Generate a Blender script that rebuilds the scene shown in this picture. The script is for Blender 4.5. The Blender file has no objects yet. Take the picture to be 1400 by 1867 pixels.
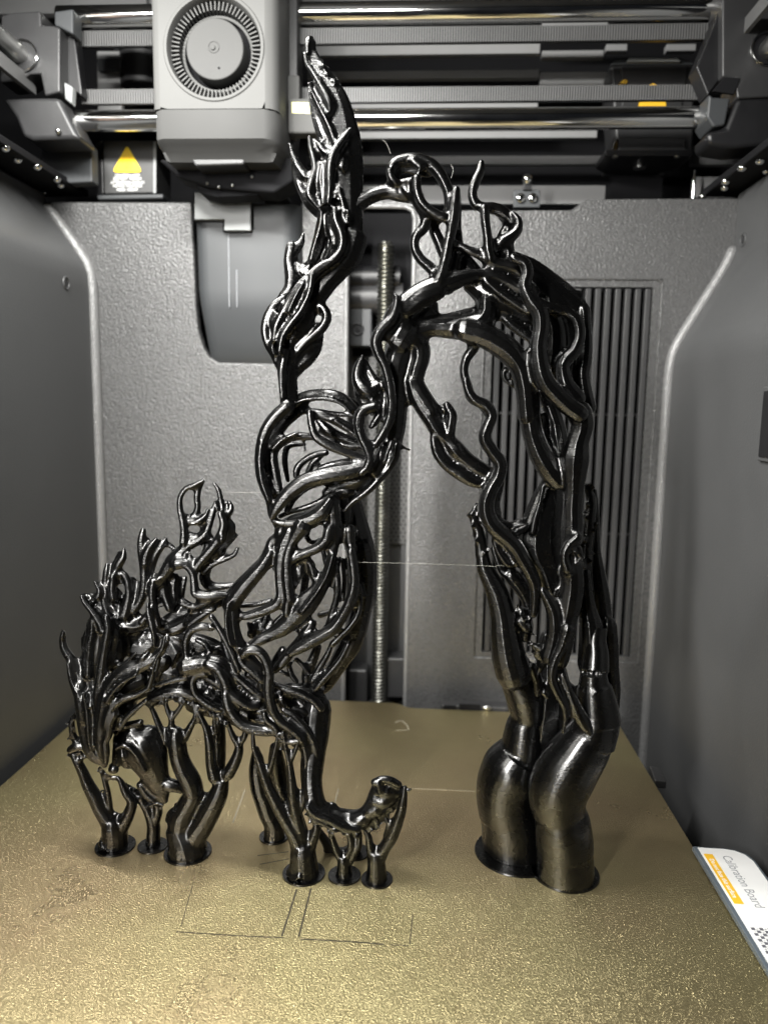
import bpy, bmesh, math, random
import numpy as np
from mathutils import Vector, Matrix
random.seed(7); np.random.seed(7)
MM = 0.001
sc = bpy.context.scene
COL = sc.collection
# ------------------------------------------------------------------ camera
YAW, PITCH, ROLL = 5.59301924e-02, 1.37541165e-01, -1.56475532e-02
CAM = np.array([45.026, -313.379, 196.017]); FPX = 1367.327
def cam_matrix():
    cy, sy = math.cos(YAW), math.sin(YAW)
    f = np.array([-sy*math.cos(PITCH), cy*math.cos(PITCH), -math.sin(PITCH)])
    r = np.array([cy, sy, 0.]); d = np.cross(f, r)
    r2 = math.cos(ROLL)*r + math.sin(ROLL)*d; d2 = -math.sin(ROLL)*r + math.cos(ROLL)*d
    return np.array([r2, d2, f])
CM = cam_matrix()
cd = bpy.data.cameras.new('camera'); cam = bpy.data.objects.new('camera', cd); COL.objects.link(cam)
cd.sensor_fit = 'VERTICAL'; cd.sensor_height = 36; cd.sensor_width = 27; cd.lens = FPX/1867*36
cd.clip_start = 0.01; cd.clip_end = 20
m = Matrix(((CM[0][0], -CM[1][0], -CM[2][0], CAM[0]*MM), (CM[0][1], -CM[1][1], -CM[2][1], CAM[1]*MM),
            (CM[0][2], -CM[1][2], -CM[2][2], CAM[2]*MM), (0, 0, 0, 1)))
cam.matrix_world = m
cd.dof.use_dof = True; cd.dof.focus_distance = 0.315; cd.dof.aperture_fstop = 9.0
sc.camera = cam
# ------------------------------------------------------------------ world, lamps, exposure
w = bpy.data.worlds.new('World'); sc.world = w; w.use_nodes = True
w.node_tree.nodes['Background'].inputs[0].default_value = (0.75, 0.82, 1.0, 1)
w.node_tree.nodes['Background'].inputs[1].default_value = 0.008
sc.view_settings.view_transform = 'Standard'; sc.view_settings.look = 'None'
sc.view_settings.exposure = 0; sc.view_settings.gamma = 1
def area(name, loc, target, sx, sy, power, color, spread=180):
    l = bpy.data.lights.new(name, 'AREA'); l.shape = 'RECTANGLE'; l.size = sx*MM; l.size_y = sy*MM
    l.energy = power; l.color = color; l.spread = math.radians(spread)
    o = bpy.data.objects.new(name, l); COL.objects.link(o)
    o.location = Vector(loc)*MM
    o.rotation_euler = (Vector(target)-Vector(loc)).to_track_quat('-Z', 'Y').to_euler()
    return o
area('chamber_led_bar', (-85, -30, 432), (-30, 110, 200), 230, 14, 2.85, (1.0, 0.99, 0.95), 170)
area('room_lamp', (-165, -420, 340), (15, 0, 170), 24, 260, 1.1, (1.0, 0.98, 0.94), 62)
area('left_led_strip', (-150, -200, 270), (-45, -60, 0), 12, 120, 0.16, (1.0, 0.97, 0.90), 110)

# ------------------------------------------------------------------ pixel of the photograph -> point in the chamber
def ray(x, y):
    return CM.T @ np.array([(x-700)/FPX, (y-933.5)/FPX, 1.])
def at_y(x, y, Y):
    d = ray(x, y); return CAM + d*(Y-CAM[1])/d[1]
def at_z(x, y, Z=0.):
    d = ray(x, y); return CAM + d*(Z-CAM[2])/d[2]
def at_x(x, y, X):
    d = ray(x, y); return CAM + d*(X-CAM[0])/d[0]
# ------------------------------------------------------------------ materials
def nt(name):
    mt = bpy.data.materials.new(name); mt.use_nodes = True
    n = mt.node_tree.nodes; return mt, n, mt.node_tree.links, n['Principled BSDF']
def rgb(c): return (c[0], c[1], c[2], 1)
def plain(name, col, rough=0.5, metal=0.0, var=0.15, vscale=60, bump=0.0, bscale=600, spec=0.5, rvar=0.08):
    mt, n, L, p = nt(name)
    p.inputs['Metallic'].default_value = metal; p.inputs['Specular IOR Level'].default_value = spec
    tc = n.new('ShaderNodeTexCoord')
    no = n.new('ShaderNodeTexNoise'); no.inputs['Scale'].default_value = vscale; no.inputs['Detail'].default_value = 6
    L.new(tc.outputs['Object'], no.inputs['Vector'])
    mx = n.new('ShaderNodeMix'); mx.data_type = 'RGBA'
    mx.inputs[6].default_value = rgb([c*(1-var) for c in col]); mx.inputs[7].default_value = rgb([min(1, c*(1+var)) for c in col])
    L.new(no.outputs['Fac'], mx.inputs[0]); L.new(mx.outputs[2], p.inputs['Base Color'])
    mr = n.new('ShaderNodeMapRange'); mr.inputs['To Min'].default_value = max(0.02, rough-rvar); mr.inputs['To Max'].default_value = rough+rvar
    L.new(no.outputs['Fac'], mr.inputs['Value']); L.new(mr.outputs[0], p.inputs['Roughness'])
    if bump > 0:
        b2 = n.new('ShaderNodeTexNoise'); b2.inputs['Scale'].default_value = bscale; b2.inputs['Detail'].default_value = 3
        L.new(tc.outputs['Object'], b2.inputs['Vector'])
        bp = n.new('ShaderNodeBump'); bp.inputs['Strength'].default_value = bump; bp.inputs['Distance'].default_value = 0.0006
        L.new(b2.outputs['Fac'], bp.inputs['Height']); L.new(bp.outputs[0], p.inputs['Normal'])
    return mt
M = {}
M['panel'] = plain('textured_grey_plastic', (0.076, 0.076, 0.076), 0.28, 0.0, 0.12, 300, 1.0, 700, 0.6)
M['bead'] = plain('rounded_panel_edge_glint', (0.16, 0.16, 0.16), 0.24, 0.0, 0.12, 300, 1.0, 820, 0.9)  # panel plastic with a paler base colour, painting in the LED's glint on edges
M['slat'] = plain('vent_slat_plastic', (0.038, 0.038, 0.039), 0.45, 0.0, 0.1, 60)
M['hub'] = plain('fan_hub_plastic', (0.06, 0.06, 0.059), 0.6, 0.0, 0.06, 60, spec=0.15)
M['side'] = plain('smooth_dark_plastic', (0.060, 0.061, 0.062), 0.45, 0.0, 0.12, 25, 0.15, 900, 0.4)
M['grey'] = plain('grey_plastic', (0.042, 0.045, 0.048), 0.5, 0.0, 0.06, 40, 0.05, 800)
M['lightgrey'] = plain('light_grey_plastic', (0.27, 0.28, 0.28), 0.5, 0.0, 0.05, 40, 0.08, 1200)
M['headgrey'] = plain('tool_head_grey', (0.09, 0.09, 0.088), 0.6, 0.0, 0.04, 50, 0.06, 1500, spec=0.15)
M['headlow'] = plain('tool_head_lower_grey', (0.055, 0.055, 0.054), 0.6, 0.0, 0.05, 50, 0.06, 1500, spec=0.15)
M['black'] = plain('black_plastic', (0.010, 0.010, 0.011), 0.40, 0.0, 0.2, 60, 0.1, 900)
M['dark'] = plain('dark_grey_plastic', (0.030, 0.030, 0.031), 0.42, 0.0, 0.2, 60, 0.1, 900)
M['deep'] = plain('matt_black', (0.006, 0.006, 0.007), 0.8, 0.0, 0.2, 60, spec=0.2)
M['chrome'] = plain('polished_steel', (0.80, 0.80, 0.79), 0.10, 1.0, 0.04, 90, rvar=0.04)
M['steel'] = plain('brushed_steel', (0.50, 0.50, 0.49), 0.32, 1.0, 0.08, 90)
M['motor'] = plain('brushed_motor_steel', (0.06, 0.06, 0.06), 0.5, 0.3, 0.12, 90)
M['screw'] = plain('lead_screw_steel', (0.30, 0.30, 0.275), 0.32, 1.0, 0.1, 90)
M['belt'] = plain('belt_rubber', (0.11, 0.11, 0.11), 0.5, 0.0, 0.15, 90)
M['bar'] = plain('painted_frame_grey', (0.26, 0.26, 0.26), 0.5, 0.0, 0.06, 60)
M['brown'] = plain('brown_cardboard', (0.10, 0.06, 0.04), 0.7)
M['yellow'] = plain('warning_yellow', (1.0, 0.66, 0.01), 0.45, 0, 0.05)
M['amber'] = plain('amber_print', (0.90, 0.52, 0.03), 0.45, 0, 0.05)
M['paleyellow'] = plain('pale_yellow_label', (0.80, 0.78, 0.35), 0.5, 0, 0.05)
M['white'] = plain('white_print', (0.85, 0.85, 0.84), 0.4, 0, 0.03)
M['ink'] = plain('grey_ink', (0.12, 0.12, 0.14), 0.5, 0, 0.05)
M['greyink'] = plain('light_grey_ink', (0.30, 0.31, 0.33), 0.5, 0, 0.05)
M['mark'] = plain('plate_residue', (0.06, 0.052, 0.032), 0.5, 0.3, 0.3, 300)
M['palemark'] = plain('pale_plate_residue', (0.34, 0.30, 0.22), 0.4, 0.3, 0.2, 300)
M['palethread'] = plain('fine_filament_thread', (0.25, 0.25, 0.22), 0.3, 0, 0.1)
M['boardedge'] = plain('board_edge', (0.10, 0.12, 0.14), 0.2, 0, 0.1)

def silk_black():
    mt, n, L, p = nt('silk_black_filament')
    tc = n.new('ShaderNodeTexCoord'); ge = n.new('ShaderNodeNewGeometry')
    p.inputs['Base Color'].default_value = (0.034, 0.034, 0.034, 1)
    p.inputs['Metallic'].default_value = 0.97
    p.inputs['Specular IOR Level'].default_value = 1.0
    p.inputs['Coat Weight'].default_value = 0.35; p.inputs['Coat Roughness'].default_value = 0.2
    cr = n.new('ShaderNodeVectorMath'); cr.operation = 'CROSS_PRODUCT'
    L.new(ge.outputs['Normal'], cr.inputs[0]); cr.inputs[1].default_value = (0, 0, 1)
    nm = n.new('ShaderNodeVectorMath'); nm.operation = 'NORMALIZE'; L.new(cr.outputs[0], nm.inputs[0])
    c2 = n.new('ShaderNodeVectorMath'); c2.operation = 'CROSS_PRODUCT'; L.new(ge.outputs['Normal'], c2.inputs[0]); L.new(nm.outputs[0], c2.inputs[1])
    L.new(c2.outputs[0], p.inputs['Tangent']); p.inputs['Anisotropic'].default_value = 0.88
    # printed layers: fine horizontal ridges, slightly uneven
    mp = n.new('ShaderNodeMapping'); L.new(ge.outputs['Position'], mp.inputs['Vector']); mp.inputs['Scale'].default_value = (120, 120, 2600)
    n1 = n.new('ShaderNodeTexNoise'); n1.inputs['Scale'].default_value = 1.0; n1.inputs['Detail'].default_value = 2
    L.new(mp.outputs[0], n1.inputs['Vector'])
    n2 = n.new('ShaderNodeTexNoise'); n2.inputs['Scale'].default_value = 160; n2.inputs['Detail'].default_value = 3
    L.new(ge.outputs['Position'], n2.inputs['Vector'])
    b1 = n.new('ShaderNodeBump'); b1.inputs['Strength'].default_value = 0.6; b1.inputs['Distance'].default_value = 0.0003
    L.new(n1.outputs['Fac'], b1.inputs['Height'])
    b2 = n.new('ShaderNodeBump'); b2.inputs['Strength'].default_value = 0.14; b2.inputs['Distance'].default_value = 0.0012
    L.new(n2.outputs['Fac'], b2.inputs['Height']); L.new(b2.outputs[0], b1.inputs['Normal'])
    L.new(b1.outputs[0], p.inputs['Normal'])
    mr = n.new('ShaderNodeMapRange'); mr.inputs['To Min'].default_value = 0.20; mr.inputs['To Max'].default_value = 0.35
    L.new(n2.outputs['Fac'], mr.inputs['Value']); L.new(mr.outputs[0], p.inputs['Roughness'])
    return mt
M['silk'] = silk_black()
def plate_mat():
    mt, n, L, p = nt('textured_gold_sheet')
    tc = n.new('ShaderNodeTexCoord')
    no = n.new('ShaderNodeTexNoise'); no.inputs['Scale'].default_value = 14; no.inputs['Detail'].default_value = 7; no.inputs['Roughness'].default_value = 0.65
    L.new(tc.outputs['Object'], no.inputs['Vector'])
    cr = n.new('ShaderNodeValToRGB'); e = cr.color_ramp.elements
    e[0].position = 0.3; e[0].color = (0.47, 0.385, 0.22, 1); e[1].position = 0.7; e[1].color = (0.60, 0.50, 0.30, 1)
    L.new(no.outputs['Fac'], cr.inputs[0])
    big = n.new('ShaderNodeTexNoise'); big.inputs['Scale'].default_value = 7; big.inputs['Detail'].default_value = 2
    L.new(tc.outputs['Object'], big.inputs['Vector'])
    c2 = n.new('ShaderNodeValToRGB'); e2 = c2.color_ramp.elements
    e2[0].position = 0.4; e2[0].color = (1.02, 0.965, 0.97, 1); e2[1].position = 0.62; e2[1].color = (0.97, 1.0, 0.90, 1)
    L.new(big.outputs['Fac'], c2.inputs[0])
    tint = n.new('ShaderNodeMix'); tint.data_type = 'RGBA'; tint.blend_type = 'MULTIPLY'; tint.inputs[0].default_value = 1.0
    L.new(cr.outputs[0], tint.inputs[6]); L.new(c2.outputs[0], tint.inputs[7]); L.new(tint.outputs[2], p.inputs['Base Color'])
    p.inputs['Metallic'].default_value = 0.93
    b = n.new('ShaderNodeTexNoise'); b.inputs['Scale'].default_value = 1750; b.inputs['Detail'].default_value = 2
    L.new(tc.outputs['Object'], b.inputs['Vector'])
    bp = n.new('ShaderNodeBump'); bp.inputs['Strength'].default_value = 1.0; bp.inputs['Distance'].default_value = 0.00038
    L.new(b.outputs['Fac'], bp.inputs['Height']); L.new(bp.outputs[0], p.inputs['Normal'])
    mr = n.new('ShaderNodeMapRange'); mr.inputs['To Min'].default_value = 0.24; mr.inputs['To Max'].default_value = 0.33
    L.new(no.outputs['Fac'], mr.inputs['Value']); L.new(mr.outputs[0], p.inputs['Roughness'])
    return mt
M['plate'] = plate_mat()
def perforated():
    mt, n, L, p = nt('perforated_grey_sheet')
    ge = n.new('ShaderNodeNewGeometry'); sp = n.new('ShaderNodeSeparateXYZ'); L.new(ge.outputs['Position'], sp.inputs[0])
    def mth(op, a, b=None):
        q = n.new('ShaderNodeMath'); q.operation = op
        for i, v in enumerate((a, b)):
            if v is None: continue
            if isinstance(v, (int, float)): q.inputs[i].default_value = v
            else: L.new(v, q.inputs[i])
        return q.outputs[0]
    def dots(ox, oz):
        u = mth('SUBTRACT', mth('FRACT', mth('ADD', mth('DIVIDE', sp.outputs[0], 0.0034), ox+50)), 0.5)
        v = mth('SUBTRACT', mth('FRACT', mth('ADD', mth('DIVIDE', sp.outputs[2], 0.0059), oz+50)), 0.5)
        u = mth('MULTIPLY', u, 3.4); v = mth('MULTIPLY', v, 5.9)
        return mth('LESS_THAN', mth('ADD', mth('MULTIPLY', u, u), mth('MULTIPLY', v, v)), 1.0)
    d = mth('MAXIMUM', dots(0, 0), dots(0.5, 0.5))
    mx = n.new('ShaderNodeMix'); mx.data_type = 'RGBA'; L.new(d, mx.inputs[0])
    mx.inputs[6].default_value = (0.08, 0.08, 0.078, 1); mx.inputs[7].default_value = (0.01, 0.01, 0.01, 1)
    L.new(mx.outputs[2], p.inputs['Base Color']); p.inputs['Roughness'].default_value = 0.5
    return mt
M['perf'] = perforated()

# ------------------------------------------------------------------ mesh builder (all numbers in millimetres)
ORG = {}
class MB:
    def __init__(s): s.v = []; s.f = []
    def add(s, v, f):
        o = len(s.v); s.v += [tuple(map(float, q)) for q in v]; s.f += [tuple(i+o for i in q) for q in f]; return s
    def box(s, x0, x1, y0, y1, z0, z1):
        v = [(x, y, z) for x in (x0, x1) for y in (y0, y1) for z in (z0, z1)]
        return s.add(v, [(0, 1, 3, 2), (4, 6, 7, 5), (0, 4, 5, 1), (2, 3, 7, 6), (0, 2, 6, 4), (1, 5, 7, 3)])
    def prism(s, poly, y0, y1):                       # outline in x,z pushed along y
        k = len(poly); v = [(x, y0, z) for x, z in poly] + [(x, y1, z) for x, z in poly]
        return s.add(v, [tuple(range(k)), tuple(range(2*k-1, k-1, -1))] + [(i, i+k, (i+1) % k+k, (i+1) % k) for i in range(k)])
    def slab(s, poly, z0, z1):                        # outline in x,y pushed along z
        k = len(poly); v = [(x, y, z0) for x, y in poly] + [(x, y, z1) for x, y in poly]
        return s.add(v, [tuple(range(k-1, -1, -1)), tuple(range(k, 2*k))] + [(i, (i+1) % k, (i+1) % k+k, i+k) for i in range(k)])
    def tube(s, P, R, n=10, flat=1.0, round_ends=True):
        P = np.array(P, float); R = np.array(R, float)
        if round_ends and len(P) > 1:
            a = P[0]-P[1]; a /= max(1e-9, np.linalg.norm(a)); b = P[-1]-P[-2]; b /= max(1e-9, np.linalg.norm(b))
            P = np.vstack([P[0]+a*R[0]*.85, P[0]+a*R[0]*.5, P, P[-1]+b*R[-1]*.5, P[-1]+b*R[-1]*.85])
            R = np.concatenate([[R[0]*.45, R[0]*.85], R, [R[-1]*.85, R[-1]*.45]])
        T = np.gradient(P, axis=0); T /= np.maximum(1e-9, np.linalg.norm(T, axis=1))[:, None]
        ref = np.array([0, 1., 0]) if np.abs(T[:, 1]).max() < .95 else np.array([0, 0, 1.]) if np.abs(T[:, 2]).max() < .95 else np.array([1., 0.05, 0])
        v = []
        for p, t, r in zip(P, T, R):
            N = np.cross(t, ref); N /= max(1e-9, np.linalg.norm(N)); B = np.cross(t, N)
            for i in range(n):
                a = 2*math.pi*i/n; o = r*(math.cos(a)*N+math.sin(a)*B); o[1] *= flat; v.append(p+o)
        f = []
        for j in range(len(P)-1):
            for i in range(n):
                f.append((j*n+i, j*n+(i+1) % n, (j+1)*n+(i+1) % n, (j+1)*n+i))
        f.append(tuple(range(n-1, -1, -1))); f.append(tuple(range((len(P)-1)*n, len(P)*n)))
        return s.add(v, f)
    def cyl(s, a, b, r0, r1=None, n=24):
        return s.tube([a, b], [r0, r0 if r1 is None else r1], n, 1.0, False)
    def ball(s, c, r, n=12, sx=1, sy=1, sz=1):
        v = []; f = []; h = n//2
        for j in range(h+1):
            ph = math.pi*j/h
            for i in range(n):
                a = 2*math.pi*i/n
                v.append((c[0]+r*sx*math.sin(ph)*math.cos(a), c[1]+r*sy*math.sin(ph)*math.sin(a), c[2]+r*sz*math.cos(ph)))
        for j in range(h):
            for i in range(n): f.append((j*n+i, (j+1)*n+i, (j+1)*n+(i+1) % n, j*n+(i+1) % n))
        return s.add(v, f)
    def ring(s, c, axis, R, r, n=40, k=10):           # torus
        ax = np.array(axis, float); ax /= np.linalg.norm(ax)
        u = np.cross(ax, [0, 0, 1.] if abs(ax[2]) < .9 else [1., 0, 0]); u /= np.linalg.norm(u); w_ = np.cross(ax, u)
        v = []; f = []
        for i in range(n):
            a = 2*math.pi*i/n; d = math.cos(a)*u+math.sin(a)*w_
            for j in range(k):
                b = 2*math.pi*j/k; v.append(np.array(c)+d*(R+r*math.cos(b))+ax*r*math.sin(b))
        for i in range(n):
            for j in range(k): f.append((i*k+j, i*k+(j+1) % k, ((i+1) % n)*k+(j+1) % k, ((i+1) % n)*k+j))
        return s.add(v, f)
    def build(s, name, mat, parent=None, bevel=0, seg=2, smooth=False, merge=False):
        V = np.array(s.v)
        if parent is None:
            o0 = np.array([(V[:, 0].min()+V[:, 0].max())/2, (V[:, 1].min()+V[:, 1].max())/2, V[:, 2].min()])
            base = o0
        else:
            o0 = ORG[parent.name]; base = None
        me = bpy.data.meshes.new(name); me.from_pydata([tuple(q) for q in (V-o0)*MM], [], s.f); me.update()
        bm = bmesh.new(); bm.from_mesh(me)
        if merge: bmesh.ops.remove_doubles(bm, verts=bm.verts, dist=1e-6)
        bmesh.ops.recalc_face_normals(bm, faces=bm.faces)
        if smooth:
            for fc in bm.faces: fc.smooth = True
            for e in bm.edges:
                if len(e.link_faces) == 2 and e.calc_face_angle(0) > 0.7: e.smooth = False
        bm.to_mesh(me); bm.free()
        me.materials.append(mat)
        o = bpy.data.objects.new(name, me); COL.objects.link(o)
        if parent is None: o.location = Vector(base)*MM
        else: o.parent = parent
        ORG[o.name] = o0
        if bevel:
            b = o.modifiers.new('bevel', 'BEVEL'); b.width = bevel*MM; b.segments = seg; b.limit_method = 'ANGLE'; b.angle_limit = math.radians(35)
            for fc in me.polygons: fc.use_smooth = True
            b.harden_normals = True
        return o
def thing(name, base, label, cat, group=None):
    o = bpy.data.objects.new(name, None); COL.objects.link(o); o.empty_display_size = 0.01
    o.location = Vector(base)*MM; ORG[o.name] = np.array(base, float)
    return tag(o, label, cat, group)
def tag(o, label, cat, group=None):
    o['label'] = label; o['category'] = cat
    if group: o['group'] = group
    return o
def struct(o): o['kind'] = 'structure'; return o
def copy_part(src, parent, loc, rot=(0, 0, 0)):
    o = src.copy(); COL.objects.link(o); o.parent = parent; o.location = loc; o.rotation_euler = rot; return o
def px(pts, Y): return [tuple(at_y(x, y, Y)[[0, 2]]) for x, y in pts]
def text(name, body, loc, size, rot, mat, parent, sx=1.0, align='CENTER', ext=0.02, bold=0.0):
    cu = bpy.data.curves.new(name, 'FONT'); cu.body = body; cu.size = size*MM; cu.align_x = align; cu.align_y = 'CENTER'
    cu.extrude = ext*MM; cu.offset = bold*MM; cu.resolution_u = 3
    t = bpy.data.objects.new(name, cu); COL.objects.link(t)
    dg = bpy.context.evaluated_depsgraph_get(); me = bpy.data.meshes.new_from_object(t.evaluated_get(dg))
    bpy.data.objects.remove(t); me.materials.clear(); me.materials.append(mat)
    o = bpy.data.objects.new(name, me); COL.objects.link(o); o.parent = parent
    o.location = Vector(np.array(loc)-ORG[parent.name])*MM; o.rotation_euler = rot; o.scale = (sx, 1, 1)
    return o
# ================================================================== the chamber (setting)
YB = 185.0                                            # face of the back wall
WP_L = [(-206.5, 331), (-206, 322), (-200, 314), (-185, 293), (-181, 287), (-178.5, 280), (-178, 270), (-178, -90)]
WP_R = [(233, 331), (233, 296), (231, 289), (204, 241), (200.5, 233), (199.5, 224), (199.5, -90)]
o = MB().prism(WP_L+[(-240, -90), (-240, 331)], -330, YB+0.5).build('side_wall', M['side'], bevel=2.0, seg=3); struct(o)
o = MB().prism(WP_R+[(262, -90), (262, 331)], -330, YB+0.5).build('side_wall', M['side'], bevel=2.0, seg=3); struct(o)
# rounded bead where the textured back panel turns into the side walls
for pr, sg in ((WP_L, 1), (WP_R, -1)):
    P = [(x+sg*1.0, YB-1.2, z) for x, z in pr[1:]]
    Q = []
    for a, b in zip(P[:-1], P[1:]):
        k = max(2, int(math.dist(a, b)/6)); Q += [np.array(a)+(np.array(b)-np.array(a))*i/k for i in range(k)]
    Q.append(np.array(P[-1])); Q = np.array(Q)
    for _ in range(3): Q[1:-1] = (Q[:-2]+Q[1:-1]*2+Q[2:])/4
    struct(MB().tube(Q, [3.6]*len(Q), 14).build('wall_bead', M['bead'], smooth=True))
# left half of the back wall, notched for the bin
poly = [(-9.5, -90), (-9.5, 326)] + [(at_y(548, 372, YB)[0], 326)] + px([(549, 640), (543, 655), (528, 663), (398, 660), (381, 650), (371, 632), (362, 600), (358, 560), (352, 420), (350, 376)], YB) + [(at_y(349, 372, YB)[0], 326), (-220, 326), (-220, -90)]
struct(MB().prism(poly, YB, YB+8).build('back_wall', M['panel'], bevel=1.6, seg=3))
gx0, gx1 = at_y(891, 800, YB)[0], at_y(1174, 800, YB)[0]; gz1, gz0 = at_y(1000, 522, YB)[2], at_y(1000, 1194, YB)[2]
fx0, fx1, fz1, fz0 = gx0-5.5, gx1+5.5, gz1+5, gz0-4
top = px([(756, 392), (838, 390), (842, 384), (1040, 384), (1062, 368), (1072, 364), (1345, 362)], YB)
b = MB().prism([(34, fz1)]+[(34, top[0][1])]+top[1:]+[(245, top[-1][1]), (245, fz1)], YB, YB+8)
b.prism([(34, -90), (34, fz1), (fx0, fz1), (fx0, -90)], YB, YB+8)
b.prism([(fx1, -90), (fx1, fz1), (245, fz1), (245, -90)], YB, YB+8)
b.prism([(fx0, -90), (fx0, fz0), (fx1, fz0), (fx1, -90)], YB, YB+8)
struct(b.build('back_wall', M['panel']))
b = MB().prism([(-9.6, 323.5), (-9.6, 326), (34.1, 326), (34.1, 323.5)], YB+0.5, YB+7)
struct(b.build('back_wall', M['panel']))
# rim of the screw channel
P = [(-9.5, z) for z in np.linspace(-90, 317, 30)] + [(-8, 321), (-4, 323), (0, 323.5), (20, 323.5), (28, 323.2), (32.5, 321), (34, 316)] + [(34, z) for z in np.linspace(310, -90, 30)]
struct(MB().tube([(x, YB+0.8, z) for x, z in P], [1.7]*len(P), 10).build('channel_rim', M['bead'], smooth=True))
b = MB().box(-14, -9.5, YB+2, 232, -90, 326).box(34, 38, YB+2, 232, -90, 326)
struct(b.build('channel_wall', M['side']))
struct(MB().box(-14, 38, 230, 233, -90, 98).build('channel_back', M['side']))
struct(MB().box(-14, 38, 230, 233, 232, 330).build('channel_back', M['deep']))
struct(MB().box(-240, 262, -330, 300, -96, -91).build('chamber_floor', M['deep']))
struct(MB().box(-300, 320, 300, 306, -90, 480).build('rear_wall', M['deep']))
struct(MB().box(-300, 320, -60, 306, 480, 486).build('chamber_ceiling', M['dark']))

# perforated sheet behind the screw
o = MB().box(-13.9, 37.9, 227, 229.5, 98, 232).build('perforated_sheet', M['perf'])
tag(o, 'grey perforated metal sheet behind the lead screw in the channel', 'metal sheet')
# motor block in the channel with a screw head
bx = thing('z_drive_block', (0, 215, 228), 'dark grey block with a recessed screw beside the upper lead screw', 'machine block')
x0, _, z0 = at_y(637, 632, 215); x1, _, z1 = at_y(679, 560, 215)
MB().box(x0, x1, 212, 228, z0, z1).build('housing', M['grey'], bx, bevel=1.2)
c = at_y(652, 600, 211.5); t = MB().ring(c, (0, 1, 0), 3.6, 0.8, 28, 8).build('screw_head', M['dark'], bx, smooth=True)
MB().cyl(c+[0, 0.9, 0], c+[0, -0.5, 0], 1.7, n=18).build('screw_head', M['black'], bx)
P = [at_y(x, y, 214) for x, y in [(628, 492), (700, 498), (726, 520)]]
cb = MB().cyl(at_y(636, 508, 218), at_y(730, 508, 218), 8.5, n=28).build('cable_sleeve', M['black'], bx, smooth=True)
MB().cyl(at_y(640, 492, 216), at_y(684, 494, 216), 2.2, n=14).build('cable_sleeve', M['steel'], bx, smooth=True)
MB().cyl(at_y(636, 545, 219), at_y(735, 545, 219), 10.5, n=28).build('cable_sleeve', M['dark'], bx, smooth=True)
# foot of the screw
bx = thing('screw_foot', (12, 212, -8), 'grey bearing foot at the bottom of the lead screw behind the plate', 'machine block')
MB().box(17, 33, 206, 226, -12, 18).build('bearing_block', M['dark'], bx, bevel=1.5)
MB().box(-9, 6, 208, 226, -20, 8).build('bearing_block', M['dark'], bx, bevel=2.5)
MB().cyl((14.6, 205, -30), (14.6, 205, -16), 9, n=24).build('collar', M['dark'], bx, smooth=True)
# lead screw with its thread
b = MB(); n = 20; nz = 1500; zs = np.linspace(-16, at_y(700, 441, 205)[2], nz); V = []; F = []
for j, z in enumerate(zs):
    for i in range(n):
        a = 2*math.pi*i/n; ph = (z/2.6-i/n) % 1.0; r = 5.9-1.7*abs(2*ph-1)
        if j > nz-12: r *= 1-0.35*(j-nz+12)/12
        V.append((14.5+r*math.cos(a), 205+r*math.sin(a), z))
for j in range(nz-1):
    for i in range(n): F.append((j*n+i, j*n+(i+1) % n, (j+1)*n+(i+1) % n, (j+1)*n+i))
F.append(tuple(range((nz-1)*n, nz*n)))
o = b.add(V, F).build('lead_screw', M['screw'], smooth=True)
tag(o, 'tall brassy threaded lead screw standing in the open channel', 'threaded rod')

# air vent with vertical slats
av = thing('air_vent', ((gx0+gx1)/2, YB, gz0), 'tall louvred air vent with dark gaps between vertical slats', 'vent')
fr = MB()
fr.box(fx0, gx0, YB+1.2, YB+6, fz0, fz1).box(gx1, fx1, YB+1.2, YB+6, fz0, fz1)
fr.box(gx0, gx1, YB+1.2, YB+6, gz1, fz1).box(gx0, gx1, YB+1.2, YB+6, fz0, gz0)
fr.build('frame', M['panel'], av)
lip = [(fx0, fz0), (fx1, fz0), (fx1, fz1-3), (fx1-3, fz1), (fx0+3, fz1), (fx0, fz1-3), (fx0, fz0)]
MB().tube([(x, YB+.6, z) for x, z in lip], [0.8]*len(lip), 8).build('frame_lip', M['panel'], av, smooth=True)
MB().box(gx0, gx1, YB+16, YB+18, gz0, gz1).build('backing', M['deep'], av)
pitch = (gx1-gx0)/16.0; s0 = None
for i in range(16):
    xx = gx0+pitch*(i+0.32)
    if s0 is None:
        s0 = MB().box(xx, xx+pitch*.58, YB+2.2, YB+12, gz0, gz1-0.6).build('slat', M['slat'], av, bevel=0.7, seg=2)
    else: copy_part(s0, av, (pitch*i*MM, 0, 0))
for yy in (757, 977):
    zc = at_y(1150, yy, YB)[2]
    MB().box(gx0, gx1, YB+6, YB+9, zc-0.9, zc+0.9).build('crossbar', M['dark'], av)

# grey purge bin hanging in the notch of the back wall
bn = thing('purge_bin', (at_y(450, 660, 175)[0], 178, at_y(450, 660, 175)[2]), 'smooth grey bin with a rounded bottom hanging below the tool head', 'bin')
prof = [(YB+2, -2), (YB+0.5, 0), (YB-2, 5), (YB-5, 14), (YB-8, 25), (YB-10, 33), (YB-11, 39), (YB-11.4, 46), (YB-11, 100)]
zb = at_y(450, 662, YB)[2]; zt = at_y(450, 371, 174)[2]; xa, xb = at_y(355, 500, 176)[0], at_y(547, 500, 176)[0]
V = []; F = []; prof[-1] = (YB-11, zt-zb)
cols = [(0, 8), (.02, 4), (.05, 1.5), (.09, 0.4), (.14, 0), (.84, 0), (.90, 0.6), (.95, 2.4), (.98, 5), (1, 9)]
for (y, z) in prof:
    lo = max(0, 1-(z+2)/60.)
    for u, dy in cols: V.append((xa+6*lo+(xb-xa-6*lo)*u, min(y+dy, YB+6), zb+z))
k = len(cols)
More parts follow.
